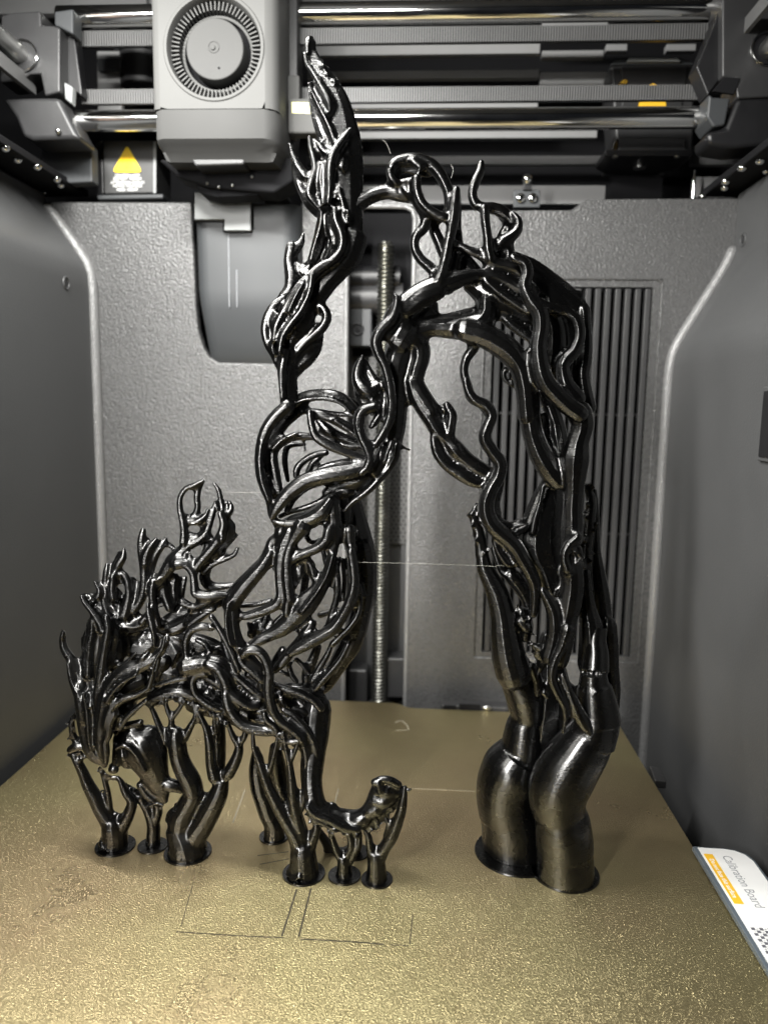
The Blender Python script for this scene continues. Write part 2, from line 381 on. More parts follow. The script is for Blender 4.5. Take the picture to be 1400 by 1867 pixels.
for j in range(len(prof)-1):
    for i in range(k-1): F.append((j*k+i, j*k+i+1, (j+1)*k+i+1, (j+1)*k+i))
o2 = len(V); V += [(x, YB+7, z) for x, y, z in V[:]]
for j in range(len(prof)-1):
    for i in range(k-1): F.append((o2+j*k+i, o2+(j+1)*k+i, o2+(j+1)*k+i+1, o2+j*k+i+1))
for i in range(k-1):
    F.append((i, o2+i, o2+i+1, i+1)); t = (len(prof)-1)*k+i; F.append((t, t+1, o2+t+1, o2+t))
for j in range(len(prof)-1):
    F.append((j*k, (j+1)*k, o2+(j+1)*k, o2+j*k)); t = j*k+k-1; F.append((t, o2+t, o2+t+k, t+k))
MB().add(V, F).build('shell', M['grey'], bn, smooth=True)
for xx, ya, yb2 in ((417, 428, 560), (432, 492, 560)):
    a = at_y(xx, ya, YB-11.3); b_ = at_y(xx, yb2, YB-11.3)
    MB().box(a[0]-.18, a[0]+.18, YB-11.65, YB-10.8, b_[2], a[2]).build('scratch', M['greyink'], bn)
a = at_y(478, 358, YB-8); b_ = at_y(526, 366, YB-8)
MB().box(a[0], b_[0], YB-12, YB+2, b_[2], a[2]).build('cap', M['grey'], bn, bevel=1)
# stepped wiper plate in front of the bin
wp = [(355, 400), (355, 350), (375, 350), (378, 357), (382, 350), (401, 350), (411, 368), (426, 368), (430, 374), (434, 368), (457, 368), (457, 420), (409, 420), (409, 400)]
wo = [(352.5, 402.5), (352.5, 352), (403, 352), (413, 366), (459.5, 368), (459.5, 422.5), (406.5, 422.5), (406.5, 402.5)]
wt = thing('wiper_plate', tuple(at_y(408, 424, 170)), 'pale stepped plate with two notches on the purge bin', 'plate')
MB().prism(px(wo, 172), 172, 178).build('seat', M['deep'], wt)
MB().prism(px(wp, 168.5), 168.5, 171.8).build('plate', M['lightgrey'], wt, bevel=0.4)

# ================================================================== print bed
bed = thing('print_bed', (0, 0, -8), 'gold textured print bed with worn marks under the black sculpture', 'print bed')
pl = [(-170, -162), (170, -162), (170, 158), (165, 160), (42, 160), (36, 161), (31, 166), (26, 168), (-163, 168), (-170, 162)]
sheet = MB().slab(pl, -1.2, 0.0).build('spring_sheet', M['plate'], bed)
MB().box(-168, 168, -160, 158, -7, -1.3).build('heated_base', M['black'], bed)
def strip(name, pts, wd, mat, z=0.06):
    b = MB()
    for (a, c) in zip(pts[:-1], pts[1:]):
        A = at_z(*a)[:2]; B = at_z(*c)[:2]; d = B-A; L_ = np.linalg.norm(d); nn = np.array([-d[1], d[0]])/L_*wd/2
        b.slab([tuple(A-nn), tuple(B-nn), tuple(B+nn), tuple(A+nn)], 0.01, z)
    return b.build(name, mat, bed)
strip('skirt_line', [(541, 1622), (514, 1707)], 0.75, M['mark']); strip('skirt_line', [(518, 1710), (428, 1706), (322, 1699)], 0.55, M['mark'])
strip('skirt_line', [(567, 1620), (545, 1708)], 0.75, M['mark']); strip('skirt_line', [(546, 1712), (640, 1717), (700, 1722)], 0.75, M['mark'])
strip('skirt_line', [(712, 1723), (745, 1724)], 0.4, M['mark']); strip('skirt_line', [(747, 1722), (752, 1668)], 0.4, M['mark'])
strip('skirt_line', [(470, 1560), (526, 1553)], 0.6, M['mark']); strip('skirt_line', [(474, 1576), (527, 1566)], 0.6, M['mark'])
strip('skirt_line', [(330, 1690), (352, 1612)], 0.3, M['mark'])
strip('pale_line', [(738, 1437), (868, 1443)], 0.45, M['palemark']); strip('pale_line', [(617, 1438), (608, 1475)], 0.6, M['palemark'])
strip('pale_line', [(425, 1500), (447, 1440)], 0.7, M['palemark'])
strip('pale_line', [(720, 1318), (731, 1313), (742, 1322), (745, 1331), (722, 1332)], 1.0, M['palemark'])
# rear bracket of the bed
a, c = at_y(804, 1297, 164), at_y(925, 1297, 164)
br = MB().box(a[0], c[0], 162, 172, -8, at_y(860, 1283, 166)[2]).build('rear_bracket', M['dark'], bed, bevel=1.2)
p = at_y(820, 1290, 161.5); MB().box(p[0]-4, p[0]+4, 161.4, 162.6, p[2]-1.2, p[2]+1.2).build('bracket_slot', M['deep'], bed)
p = at_y(856, 1290, 161.5); MB().box(p[0]-7, p[0]+7, 161.4, 162.6, p[2]-2, p[2]+2).build('bracket_slot', M['deep'], bed)
p = at_y(888, 1291, 161.2); MB().ball(p, 2.0, 12, 1.6, .5, .8).build('screw_head', M['steel'], bed, smooth=True)
p = at_z(1188, 1414); MB().slab([(p[0]-1, p[1]-8), (p[0]+5, p[1]-9), (p[0]+6, p[1]+7), (p[0]+1, p[1]+9)], -3, 1.6).build('edge_clip', M['dark'], bed, bevel=.8)

# ================================================================== calibration board
cbx0 = at_z(1264, 1547, 3)[0]; cby = at_z(1300, 1545, 3)[1]
cal = thing('calibration_board', (178, -60, 0.3), 'white calibration board with an amber strip, beside the gold bed', 'board')
pl = [(cbx0, -150), (cbx0+24, -150), (cbx0+24, cby-9), (cbx0+22.5, cby-4), (cbx0+18.5, cby-1), (cbx0+14, cby), (cbx0, cby+.5)]
MB().slab(pl, 0.5, 3.0).build('rim', M['boardedge'], cal, bevel=0.5)
ins = [(cbx0+1.6, -150), (cbx0+22.6, -150), (cbx0+22.6, cby-9.5), (cbx0+21, cby-5), (cbx0+17.5, cby-2.2), (cbx0+13.5, cby-1.3), (cbx0+1.9, cby-1)]
MB().slab(ins, 3.0, 3.25).build('face', M['white'], cal)
R90 = (0, 0, -math.pi/2)
a = at_z(1313, 1556, 3.3); c = at_z(1384, 1660, 3.3)
text('title_print', 'Calibration Board', ((a[0]+c[0])/2+1.2, (a[1]+c[1])/2, 3.3), 5.6, R90, M['greyink'], cal, abs(a[1]-c[1])/44.0)
a = at_z(1288, 1557, 3.3); c = at_z(1346, 1648, 3.3); xm = (a[0]+c[0])/2+.3
MB().box(xm-1.9, xm+1.9, c[1], a[1], 3.27, 3.36).build('amber_strip', M['amber'], cal)
text('strip_print', "Do not face this surface", (xm, (a[1]+c[1])/2, 3.42), 2.7, R90, M['white'], cal, abs(a[1]-c[1])/33.5, bold=0.04)
b = MB(); a = at_z(1358, 1690, 3.3)
rows = 0; yy = a[1]; s = 1.55; xg = cbx0+3.2; dig = []
for r in range(34):
    for q in range(12):
        x = xg+q*s*1.0
        if (r+q) % 2 == 0: b.box(x, x+s*.92, yy-s*(r+1), yy-s*r-0.12, 3.27, 3.34)
        elif q < 10: dig.append((x+s*.45, yy-s*(r+.5), str((q*3+r*7) % 10)))
ch = b.build('checker_print', M['ink'], cal); ch['kind'] = 'stuff'
tx = MB()
for x, y, dch in dig:
    h = 0.42
    segs = {'0': 'abcdef', '1': 'bc', '2': 'abged', '3': 'abgcd', '4': 'fgbc', '5': 'afgcd', '6': 'afgedc', '7': 'abc', '8': 'abcdefg', '9': 'abfgcd'}[dch]
    pos = {'a': (h, 0, 0, 1), 'g': (0, 0, 0, 1), 'd': (-h, 0, 0, 1), 'f': (h/2, h*.5, 1, 0), 'b': (h/2, -h*.5, 1, 0), 'e': (-h/2, h*.5, 1, 0), 'c': (-h/2, -h*.5, 1, 0)}
    for sgm in segs:
        ax, ay, vx, vy = pos[sgm]; tx.box(x+ax-(.2 if vx else .05), x+ax+(.2 if vx else .05), y+ay-(.2 if vy else .05), y+ay+(.2 if vy else .05), 3.27, 3.31)
dg_ = tx.build('digit_print', M['ink'], cal); dg_['kind'] = 'stuff'

# ================================================================== gantry: rods, belts, end carriages
YR = 165.0
for yy, lab in ((24, 'upper polished steel guide rod running across the top behind the tool head'), (218, 'lower polished steel guide rod passing behind the tool head and flame tip')):
    a = at_y(132, yy+3, YR); c = at_y(1300, yy-4, YR); zz = (a[2]+c[2])/2
    rd = MB().cyl((a[0]-8, YR, zz), (c[0]+6, YR, zz), 6.1, n=40).build('guide_rod', M['chrome'], smooth=True)
    tag(rd, lab, 'rod', 'polished guide rods across the top')
def belt(ya, yb_, x0, x1, lab):
    a = at_y(700, ya, YR+2)[2]; c = at_y(700, yb_, YR+2)[2]
    bt = thing('toothed_belt', ((x0+x1)/2, YR+2, c), lab, 'belt', 'toothed drive belts')
    MB().box(x0, x1, YR+2, YR+4, c, a).build('belt_band', M['black'], bt)
    t = MB(); x = x0
    while x < x1-1:
        t.box(x, x+.85, YR+.6, YR+2, c+.05, a-.05); x += 1.55
    q = t.build('belt_teeth', M['belt'], bt); q['kind'] = 'stuff'
xl, xr = at_y(146, 100, YR)[0], at_y(1300, 100, YR)[0]
belt(51, 80, xl, xr, 'upper toothed belt between the two guide rods'); belt(160, 187, xl, xr-3, 'lower toothed belt just above the lower guide rod')

def outline(name, pts, Y, depth, mat, parent, bevel=1.2):
    return MB().prism(px(pts, Y), Y, Y+depth).build(name, mat, parent, bevel=bevel)
ge = thing('gantry_end', tuple(at_y(75, 250, 140)), 'left end block of the gantry, dark plastic holding the rod ends', 'carriage', 'gantry end blocks')
outline('housing', [(2, 28), (24, 22), (74, 19), (76, 45), (98, 46), (110, 50), (110, 168), (82, 175), (74, 135), (55, 135), (40, 146), (0, 150)], 148, 20, M['dark'], ge)
outline('upper_lug', [(99, 20), (134, 15), (134, 63), (109, 50), (99, 46)], 150, 12, M['grey'], ge)
outline('cheek', [(111, 48), (137, 66), (150, 165), (150, 176), (134, 165), (113, 180)], 158, 10, M['black'], ge)
outline('lower_housing', [(2, 178), (72, 176), (108, 176), (136, 232), (148, 254), (60, 256), (42, 250), (28, 215)], 146, 24, M['dark'], ge, 3)
outline('belt_clamp', [(116, 148), (133, 158), (131, 190), (118, 180)], 152, 6, M['lightgrey'], ge)
p = at_y(107, 239, 145); MB().ball(p, 1.8, 12).build('screw_head', M['steel'], ge, smooth=True)
p = at_y(42, 101, 147); MB().ring(p, (0, 1, 0), 8.6, .55, 40, 8).build('bushing', M['chrome'], ge, smooth=True)
MB().cyl(p+[0, 1.2, 0], p+[0, 6, 0], 8.4, n=32).build('bushing', M['dark'], ge)
p = at_y(33, 96, 147)
rod = MB().cyl((p[0], -80, p[2]), (p[0], 150, p[2]), 5.6, n=32).build('depth_rod', M['steel'], smooth=True)
tag(rod, 'steel rod coming forward out of the left gantry block', 'rod', 'rods running front to back')
a = at_y(46, 144, 150); bb = MB().box(a[0]-1.5, a[0]+1.5, -60, 160, a[2]-5, a[2]+3).build('side_belt', M['belt'])
tag(bb, 'flat grey belt running forward below the left steel rod', 'belt', 'belts running front to back')
gr = thing('gantry_end', tuple(at_y(1350, 270, 140)), 'right end block of the gantry, dark scuffed plastic with a bushing', 'carriage', 'gantry end blocks')
outline('housing', [(1316, -30), (1430, -30), (1430, 175), (1344, 180), (1338, 145), (1316, 140)], 146, 22, M['dark'], gr)
outline('web', [(1300, 45), (1316, 0), (1316, 140), (1290, 175), (1268, 122)], 152, 14, M['black'], gr)
outline('lower_housing', [(1292, 170), (1300, 176), (1332, 178), (1322, 228), (1300, 232), (1288, 214)], 147, 22, M['grey'], gr, 3)
outline('lower_arm', [(1344, 176), (1430, 176), (1430, 262), (1340, 270), (1290, 262), (1288, 240), (1322, 232)], 147, 24, M['black'], gr, 3)
outline('port', [(1298, 166), (1320, 140), (1350, 142), (1338, 172)], 145.5, 2, M['deep'], gr, .5)
p = at_y(1398, 88, 145); MB().ring(p, (0, 1, 0), 8.6, .6, 40, 8).build('bushing', M['chrome'], gr, smooth=True)
MB().cyl(p+[0, .8, 0], p+[0, 3, 0], 8.4, n=32).build('bushing', M['deep'], gr)
rod = MB().cyl((p[0]+1, -80, p[2]-.5), (p[0]+1, 148, p[2]-.5), 5.4, n=32).build('depth_rod', M['steel'], smooth=True)
tag(rod, 'steel rod coming forward out of the right gantry block', 'rod', 'rods running front to back')
a = at_y(1360, 50, 146); bb = MB().box(a[0]-1.2, a[0]+1.2, -60, 148, a[2]-3, a[2]+5).build('side_belt', M['belt'])
tag(bb, 'flat grey belt running forward at the upper right corner', 'belt', 'belts running front to back')

# ================================================================== tool head
TY = 120.0
th = thing('tool_head', tuple(at_y(390, 360, 150)), 'grey square tool head with a round finned fan, hanging from the rods', 'tool head')
xa, xb = at_y(274, 100, TY)[0], at_y(506, 100, TY)[0]; za = at_y(390, 198, TY)[2]
fc = at_y(390, 86, TY); FR = 0.5*(at_y(474, 86, TY)[0]-at_y(306, 86, TY)[0]); HR = FR*.625
# front cover with the round fan opening
zt = za+110; V = []; F = []; N = 72
out = []
for i in range(N):
    a = 2*math.pi*i/N; d = np.array([math.cos(a), math.sin(a)]); x0_, x1_ = xa+5, xb-7
    tx_ = min(((x1_-fc[0]) if d[0] > 0 else (x0_-fc[0]))/d[0] if abs(d[0]) > 1e-6 else 1e9, ((zt-fc[2]) if d[1] > 0 else (za-fc[2]))/d[1] if abs(d[1]) > 1e-6 else 1e9)
    out.append((fc[0]+d[0]*tx_, fc[2]+d[1]*tx_))
for k_, (rr, yy) in enumerate(((None, TY), (FR+2.6, TY), (FR+2.0, TY-.7), (FR+.6, TY-.7), (FR, TY+1.2), (FR-.3, TY+16))):
    for i in range(N):
        a = 2*math.pi*i/N
        V.append((out[i][0], yy, out[i][1]) if rr is None else (fc[0]+rr*math.cos(a), yy, fc[2]+rr*math.sin(a)))
for k_ in range(5):
    for i in range(N): F.append((k_*N+i, k_*N+(i+1) % N, (k_+1)*N+(i+1) % N, (k_+1)*N+i))
MB().add(V, F).build('front_cover', M['headgrey'], th, smooth=True)
side = [(xa+5, TY), (xa+2.6, TY+.6), (xa+1, TY+2), (xa, TY+5), (xa, TY+38), (xb, TY+38), (xb, TY+8), (xb-1, TY+4), (xb-3.5, TY+1.2), (xb-7, TY)]
V = [(x, y, za) for x, y in side]+[(x, y, zt) for x, y in side]; k_ = len(side)
MB().add(V, [(i, i+1, i+1+k_, i+k_) for i in range(k_-1)] + [tuple(range(k_-1, -1, -1))]).build('side_cover', M['headgrey'], th, smooth=True)
MB().cyl(fc+[0, 15, 0], fc+[0, 18, 0], FR, n=48).build('fan_backing', M['deep'], th)
MB().cyl(fc+[0, 2.0, 0], fc+[0, 16, 0], HR, n=64).build('fan_hub', M['hub'], th, bevel=.8)
MB().ring(fc+[-.6, 2.0, 1], (0, 1, 0), 2.9, .35, 32, 6).build('hub_boss', M['hub'], th, smooth=True)
MB().cyl(fc+[-1.0, 1.2, .6], fc+[-1.0, 3, .6], 1.3, n=20).build('hub_boss', M['hub'], th, bevel=.3)
p = fc+[2.2, 1.9, -9.8]; MB().cyl(p, p+[0, .4, 0], .7, n=12).build('hub_hole', M['deep'], th)
MB().ring(fc+[0, 9, 0], (0, 1, 0), FR*.76, .9, 64, 8).build('fan_ring', M['headgrey'], th, smooth=True)
f0 = None
off = Vector((np.array(fc)-ORG[th.name])*MM)
for i in range(64):
    a = 2*math.pi*i/64
    if f0 is None:
        f0 = MB().box(fc[0]+FR*.80, fc[0]+FR-.6, fc[1]+3.5, fc[1]+13, fc[2]-.32, fc[2]+.32).build('fan_blade', M['headgrey'], th)
        f0.data.transform(Matrix.Translation(-off)); f0.location = off
    else:
        c_ = copy_part(f0, th, off, (0, -a, 0))
# lower cover
lz0 = at_y(390, 256, TY)[2]; lz1 = za-.35; lz2 = at_y(390, 296, TY+10)[2]
V = []; F = []
sd = lambda s_, dz: [(xa+6+s_*2, TY+s_*2), (xa+2+s_, TY+2.2+s_*1.5), (xa+.5+s_, TY+7), (xa+1+s_, TY+40), (xb-s_*.2+1, TY+40), (xb+.5-s_, TY+9), (xb-2.5-s_, TY+3+s_*1.5), (xb-8-s_*2, TY+s_*2)]
lev = [(0, lz1), (-.15, lz1-6), (0, lz0+1), (1.2, lz0-1.4), (3.0, lz0-4), (5.0, lz2)]
for s_, z in lev:
    for x, y in sd(s_, 0): V.append((x, y, z))
k_ = 8
for j in range(len(lev)-1):
    for i in range(k_): F.append((j*k_+i, j*k_+(i+1) % k_, (j+1)*k_+(i+1) % k_, (j+1)*k_+i))
F.append(tuple(range(k_))); F.append(tuple(range((len(lev)-1)*k_, len(lev)*k_)))
MB().add(V, F).build('lower_cover', M['headlow'], th, smooth=True)
outline('air_duct', [(345, 285), (448, 285), (445, 300), (356, 303)], TY+9, 16, M['dark'], th)
outline('duct_body', [(288, 290), (535, 285), (535, 330), (500, 352), (380, 342), (345, 330), (320, 320)], TY+24, 22, M['deep'], th, 2)
outline('hot_end', [(352, 330), (480, 330), (470, 356), (395, 360), (365, 352)], TY+28, 16, M['deep'], th, 1)
p = at_y(392, 350, TY+26); MB().cyl(p+[0, 6, 8], p+[0, 6, -2], 3.4, 1.4, n=20).build('nozzle', M['black'], th)
for q in ((378, 334), (399, 341), (424, 338), (460, 322)):
    p = at_y(*q, TY+23.2); MB().ball(p, .9, 10).build('screw_head', M['steel'], th, smooth=True)
outline('rear_carriage', [(505, -40), (543, -40), (543, 200), (530, 300), (505, 300)], TY+36, 18, M['dark'], th)
outline('side_bracket', [(514, 136), (546, 136), (546, 176), (540, 252), (520, 250), (514, 200)], TY+32, 8, M['headgrey'], th)
outline('cable_box', [(525, 178), (578, 178), (578, 243), (525, 243)], TY+26, 10, M['headgrey'], th, 1.4)
outline('yellow_sticker', [(532, 186), (566, 187), (566, 207), (532, 206)], TY+25.8, .3, M['paleyellow'], th, 0)
text('sticker_print', 'CAUTION', at_y(549, 192, TY+25.6), 2.4, (math.pi/2, 0, 0), M['greyink'], th, .9)
text('sticker_print', 'HOT', at_y(543, 201, TY+25.6), 2.4, (math.pi/2, 0, 0), M['greyink'], th, .9)
for i in range(6):
    p = at_y(514+i % 2, 76+i*10, TY+35.5); MB().ball(p, .5, 8).build('rivet', M['steel'], th, smooth=True)

# ================================================================== back of the frame seen above the wall
rf = thing('rail_backing', (60, 236, 330), 'pale grey horizontal frame rails on black behind the guide rods', 'frame')
for i, (x0_, x1_, ya, yb_) in enumerate(((560, 984, 82, 97), (560, 982, 130, 141), (560, 980, 186, 200), (985, 1106, 131, 158), (988, 1100, 92, 104), (988, 1108, 40, 50), (1105, 1143, 80, 92), (1215, 1268, 80, 92),
                                       (560, 1088, 240, 251), (560, 1098, 285, 299), (560, 1102, 338, 372), (1262, 1364, 266, 300), (1265, 1340, 322, 360), (520, 572, 84, 96))):
    a = at_y(x0_, ya, 236); c = at_y(x1_, yb_, 236)
    MB().box(a[0], c[0], 236, 242, c[2], a[2]).build('rail', M['bar'], rf, bevel=.5)
a = at_y(0, -40, 246); c = at_y(1400, 12, 246)
MB().box(a[0]-20, c[0]+20, 246, 252, c[2]+2, a[2]).build('top_beam', M['bar'], rf)
MB().box(at_y(136, 0, 243)[0], at_y(270, 0, 243)[0], 240, 246, at_y(200, 22, 243)[2], a[2]).build('top_beam', M['bar'], rf)
p = at_y(1264, 340, 215); q = at_y(1264, 310, 215); MB().cyl((p[0], 215, at_y(1264, 362, 215)[2]), (p[0], 215, q[2]), .9, n=12).build('pin', M['chrome'], rf, smooth=True)
# left column behind the belts
lc = thing('left_column', tuple(at_y(195, 205, 232)), 'grey column with a dark round pulley between the left belts', 'frame')
outline('column', [(176, 92), (222, 92), (222, 206), (178, 206)], 228, 6, M['bar'], lc)
outline('ledge', [(176, 105), (222, 105), (222, 130), (178, 130)], 224, 3, M['grey'], lc)
p = at_y(262, 130, 240); MB().cyl((p[0], 240, p[2]+8), (p[0], 240, p[2]+14), 19, n=40).build('pulley', M['grey'], lc, smooth=True)
MB().cyl((p[0], 240, p[2]-14), (p[0], 240, p[2]+8), 17, n=40).build('pulley', M['dark'], lc, smooth=True)
# left motor with the hot surface label
lm = thing('stepper_motor', tuple(at_y(230, 352, 205)), 'brushed motor block with a yellow triangle hot surface label', 'motor')
outline('body', [(187, 256), (284, 255), (284, 352), (190, 354)], 189, 30, M['motor'], lm, 1)
outline('corner_post', [(170, 262), (187, 254), (190, 354), (176, 356)], 191, 24, M['black'], lm, 1)
outline('base_plate', [(176, 355), (298, 353), (298, 362), (178, 364)], 186, 20, M['grey'], lm, 1)
outline('bright_edge', [(280, 258), (285, 258), (285, 352), (280, 352)], 188.2, .6, M['lightgrey'], lm, 0)
tri = px([(232, 264), (260, 314), (205, 314)], 188.3)
def rtri(pts, r, k=5):
    o_ = []; P_ = [np.array(p_) for p_ in pts]
    for i in range(3):
        a_, b_, c_ = P_[i-1], P_[i], P_[(i+1) % 3]; u = (a_-b_)/np.linalg.norm(a_-b_); v_ = (c_-b_)/np.linalg.norm(c_-b_)
        for t in np.linspace(0, 1, k): o_.append(tuple(b_+(1-t)**2*u*r+t**2*v_*r))
    return o_
MB().prism(rtri(tri, 3.0), 188.3, 188.9).build('warning_triangle', M['yellow'], lm)
ctr = np.mean(tri, axis=0); inn = [tuple(ctr+(np.array(q)-ctr)*.66) for q in tri]; inn2 = [tuple(ctr+(np.array(q)-ctr)*.60) for q in tri]
V = [(x, 188.2, z) for x, z in inn]+[(x, 188.2, z) for x, z in inn2]
MB().add(V, [(0, 1, 4, 3), (1, 2, 5, 4), (2, 0, 3, 5)]).build('triangle_outline', M['amber'], lm)
for i in (-1, 0, 1):
    P = [(ctr[0]+i*1.5+.5*math.sin(t*6.3), 188.15, ctr[1]-3+7*t) for t in np.linspace(0, 1, 8)]
    MB().tube(P, [.28]*8, 6).build('heat_wave_mark', M['amber'], lm)
for yy, s_ in ((320, 'CAUTION HOT'), (326, 'DO NOT TOUCH'), (333, 'ATTENTION CHAUD'), (339, 'NE PAS TOUCHER'), (346, 'HEISS  NICHT')):
    text('label_print', s_, at_y(233, yy, 188.4), 2.5, (math.pi/2, 0, 0), M['white'], lm, .95, bold=.04)
lb = MB().prism(px([(76, 271), (100, 268), (167, 262), (169, 332), (128, 334), (76, 310)], 173), 173, 183).build('terminal_box', M['grey'], bevel=1)
tag(lb, 'plain pale grey box left of the brushed motor block', 'box')
# right motor
rm = thing('stepper_motor', tuple(at_y(1185, 350, 215)), 'black motor seen between the belts at the right with an amber label', 'motor')
outline('top_flange', [(1112, 118), (1122, 108), (1238, 104), (1264, 113), (1264, 118)], 214, 12, M['grey'], rm)
outline('top_step', [(1146, 105), (1236, 105), (1240, 112), (1142, 112)], 211, 3, M['lightgrey'], rm, .5)
outline('body', [(1112, 118), (1266, 116), (1264, 282), (1124, 284)], 216, 30, M['dark'], rm, 2)
outline('label_face', [(1132, 120), (1254, 119), (1250, 150), (1240, 205), (1134, 205)], 214.5, 2, M['dark'], rm, .6)
outline('amber_label', [(1172, 160), (1190, 152), (1208, 160), (1216, 206), (1160, 206)], 213.6, .5, M['amber'], rm, 0)
outline('steel_corner', [(1122, 156), (1136, 144), (1144, 144), (1144, 160), (1124, 160)], 213, 2, M['chrome'], rm, .4)
outline('steel_corner', [(1112, 278), (1122, 252), (1127, 252), (1126, 280)], 213, 2, M['chrome'], rm, .4)
outline('lower_face', [(1127, 250), (1250, 250), (1250, 278), (1127, 280)], 213.5, 3, M['dark'], rm, .6)
za_, = [at_y(1180, 284, 205)[2]]
a = at_y(1102, 284, 205); c = at_y(1262, 284, 205)
MB().slab([(a[0], 205), (c[0], 205), (c[0], 232), (c[0]-12, 245), (a[0]+10, 245), (a[0], 232)], za_, za_+4).build('mount_plate', M['black'], rm, bevel=.8)
MB().slab([(a[0]+14, 246), (c[0]-6, 246), (c[0]-14, 262), (a[0]+20, 262)], za_-16, za_+2).build('mount_plate', M['deep'], rm)
for q in ((1121, 286), (1233, 286), (1099, 318), (1130, 326), (1205, 317)):
    yy_ = 212 if q[1] < 300 else 232; p = at_z(q[0], q[1], za_-.2); MB().ball(p, 2.0, 12, 1, 1, .5).build('screw_head', M['steel'], rm, smooth=True)
p = at_z(1165, 304, za_-.2); MB().cyl(p, p+[0, 0, -1.2], 4.2, n=28).build('shaft', M['steel'], rm, smooth=True)
# small rear catch in the middle
ct = thing('rear_catch', tuple(at_y(960, 376, 190)), 'small steel catch with a knob above the back wall', 'catch')
outline('plate', [(936, 346), (984, 346), (984, 378), (936, 378)], 190, 3, M['grey'], ct, .4)
for q in ((949, 361), (971, 361)):
    MB().ball(at_y(*q, 189), 3.1, 16, 1, .5, 1).build('screw_head', M['chrome'], ct, smooth=True)
outline('socket', [(955, 332), (968, 332), (970, 346), (953, 346)], 188, 4, M['black'], ct, .4)
MB().ball(at_y(961, 327, 188), 3.2, 16).build('knob', M['chrome'], ct, smooth=True)

# studded black rails lying on the side walls
def rail(x0_, x1_, z0_, z1_, studs, lab):
    t = thing('studded_rail', ((x0_+x1_)/2, 60, z0_), lab, 'rail', 'black studded rails on the side walls')
    MB().box(x0_, x1_, -120, 203, z0_, z1_).build('rail_body', M['deep'], t, bevel=.8)
    for q in studs:
        p = at_z(q[0], q[1], z0_-.3)
        MB().ball(p, 2.6, 14, 1, 1, .8).build('stud', M['chrome'], t, smooth=True)
rail(-221, -186, 333.5, 338, ((32, 291), (68, 304), (104, 327), (111, 337), (80, 352), (10, 270)), 'black rail with shiny studs along the top of the left wall')
rail(217, 247, 333.5, 338, ((1385, 293), (1352, 306), (1322, 331), (1320, 342), (1280, 359), (1398, 312)), 'black rail with shiny studs along the top of the right wall')
o = MB().box(-215, -208, -100, 40, 332, 420).build('brown_edge_panel', M['brown']); tag(o, 'dull brown panel edge at the far upper left', 'panel')
# wall screws and door catch
for (x, y, X, sg, lab) in ((121, 516, -178, 1, 'recessed screw in the left side wall'), (1354, 437, 233, -1, 'recessed screw in the right side wall')):
    p = at_x(x, y, X)
    t = thing('wall_screw', tuple(p), lab, 'screw', 'wall screws')
    MB().ring(p+[sg*.1, 0, 0], (1, 0, 0), 3.6, .7, 28, 8).build('rim', M['side'], t, smooth=True)
    MB().cyl(p+[-sg*1, 0, 0], p+[sg*.4, 0, 0], 2.2, n=20).build('socket', M['black'], t)
p = at_x(1397, 705, 199.5); q = at_x(1397, 842, 199.5)
dl = thing('door_latch', tuple(q), 'upright dark latch frame at the right edge of the side wall', 'latch')
yl = p[1]-14
MB().box(197.8, 199.4, yl, p[1], q[2], p[2]).build('latch_frame', M['side'], dl, bevel=.7)
MB().box(197.2, 198.2, yl, p[1]-2.2, q[2]+2, p[2]-2).build('latch_recess', M['black'], dl, bevel=.4)
# ================================================================== the sculpture: strokes measured on enlarged views, each with its own distance
VIEW = {'A': (420, 50, 3.889), 'B': (420, 450, 3.661), 'C': (640, 260, 2.917), 'D': (720, 700, 3.333), 'E': (820, 1150, 3.733),
        'F': (90, 860, 3.784), 'G': (380, 680, 4.118), 'H': (380, 1000, 4.118), 'I': (90, 1180, 3.59), 'J': (420, 1240, 3.889), 'K': (120, 1080, 4.667), 'L': (300, 1080, 4.118)}
GROW = 0.98; FAT = 1.2
def smooth_path(P, step=0.8):
    P = np.array(P, float)
    if len(P) < 3: 
        k = max(2, int(np.linalg.norm(P[0]-P[-1])/step)); return P[0]+(P[-1]-P[0])*np.linspace(0, 1, k)[:, None]
    Q = np.vstack([2*P[0]-P[1], P, 2*P[-1]-P[-2]]); out = []
    for i in range(1, len(Q)-2):
        p0, p1, p2, p3 = Q[i-1:i+3]; k = max(2, int(np.linalg.norm((p2-p1)[:3])/step))
        for t in np.arange(k)/k:
            out.append(0.5*((2*p1)+(-p0+p2)*t+(2*p0-5*p1+4*p2-p3)*t*t+(-p0+3*p1-3*p2+p3)*t**3))
    out.append(P[-1]); return np.array(out)
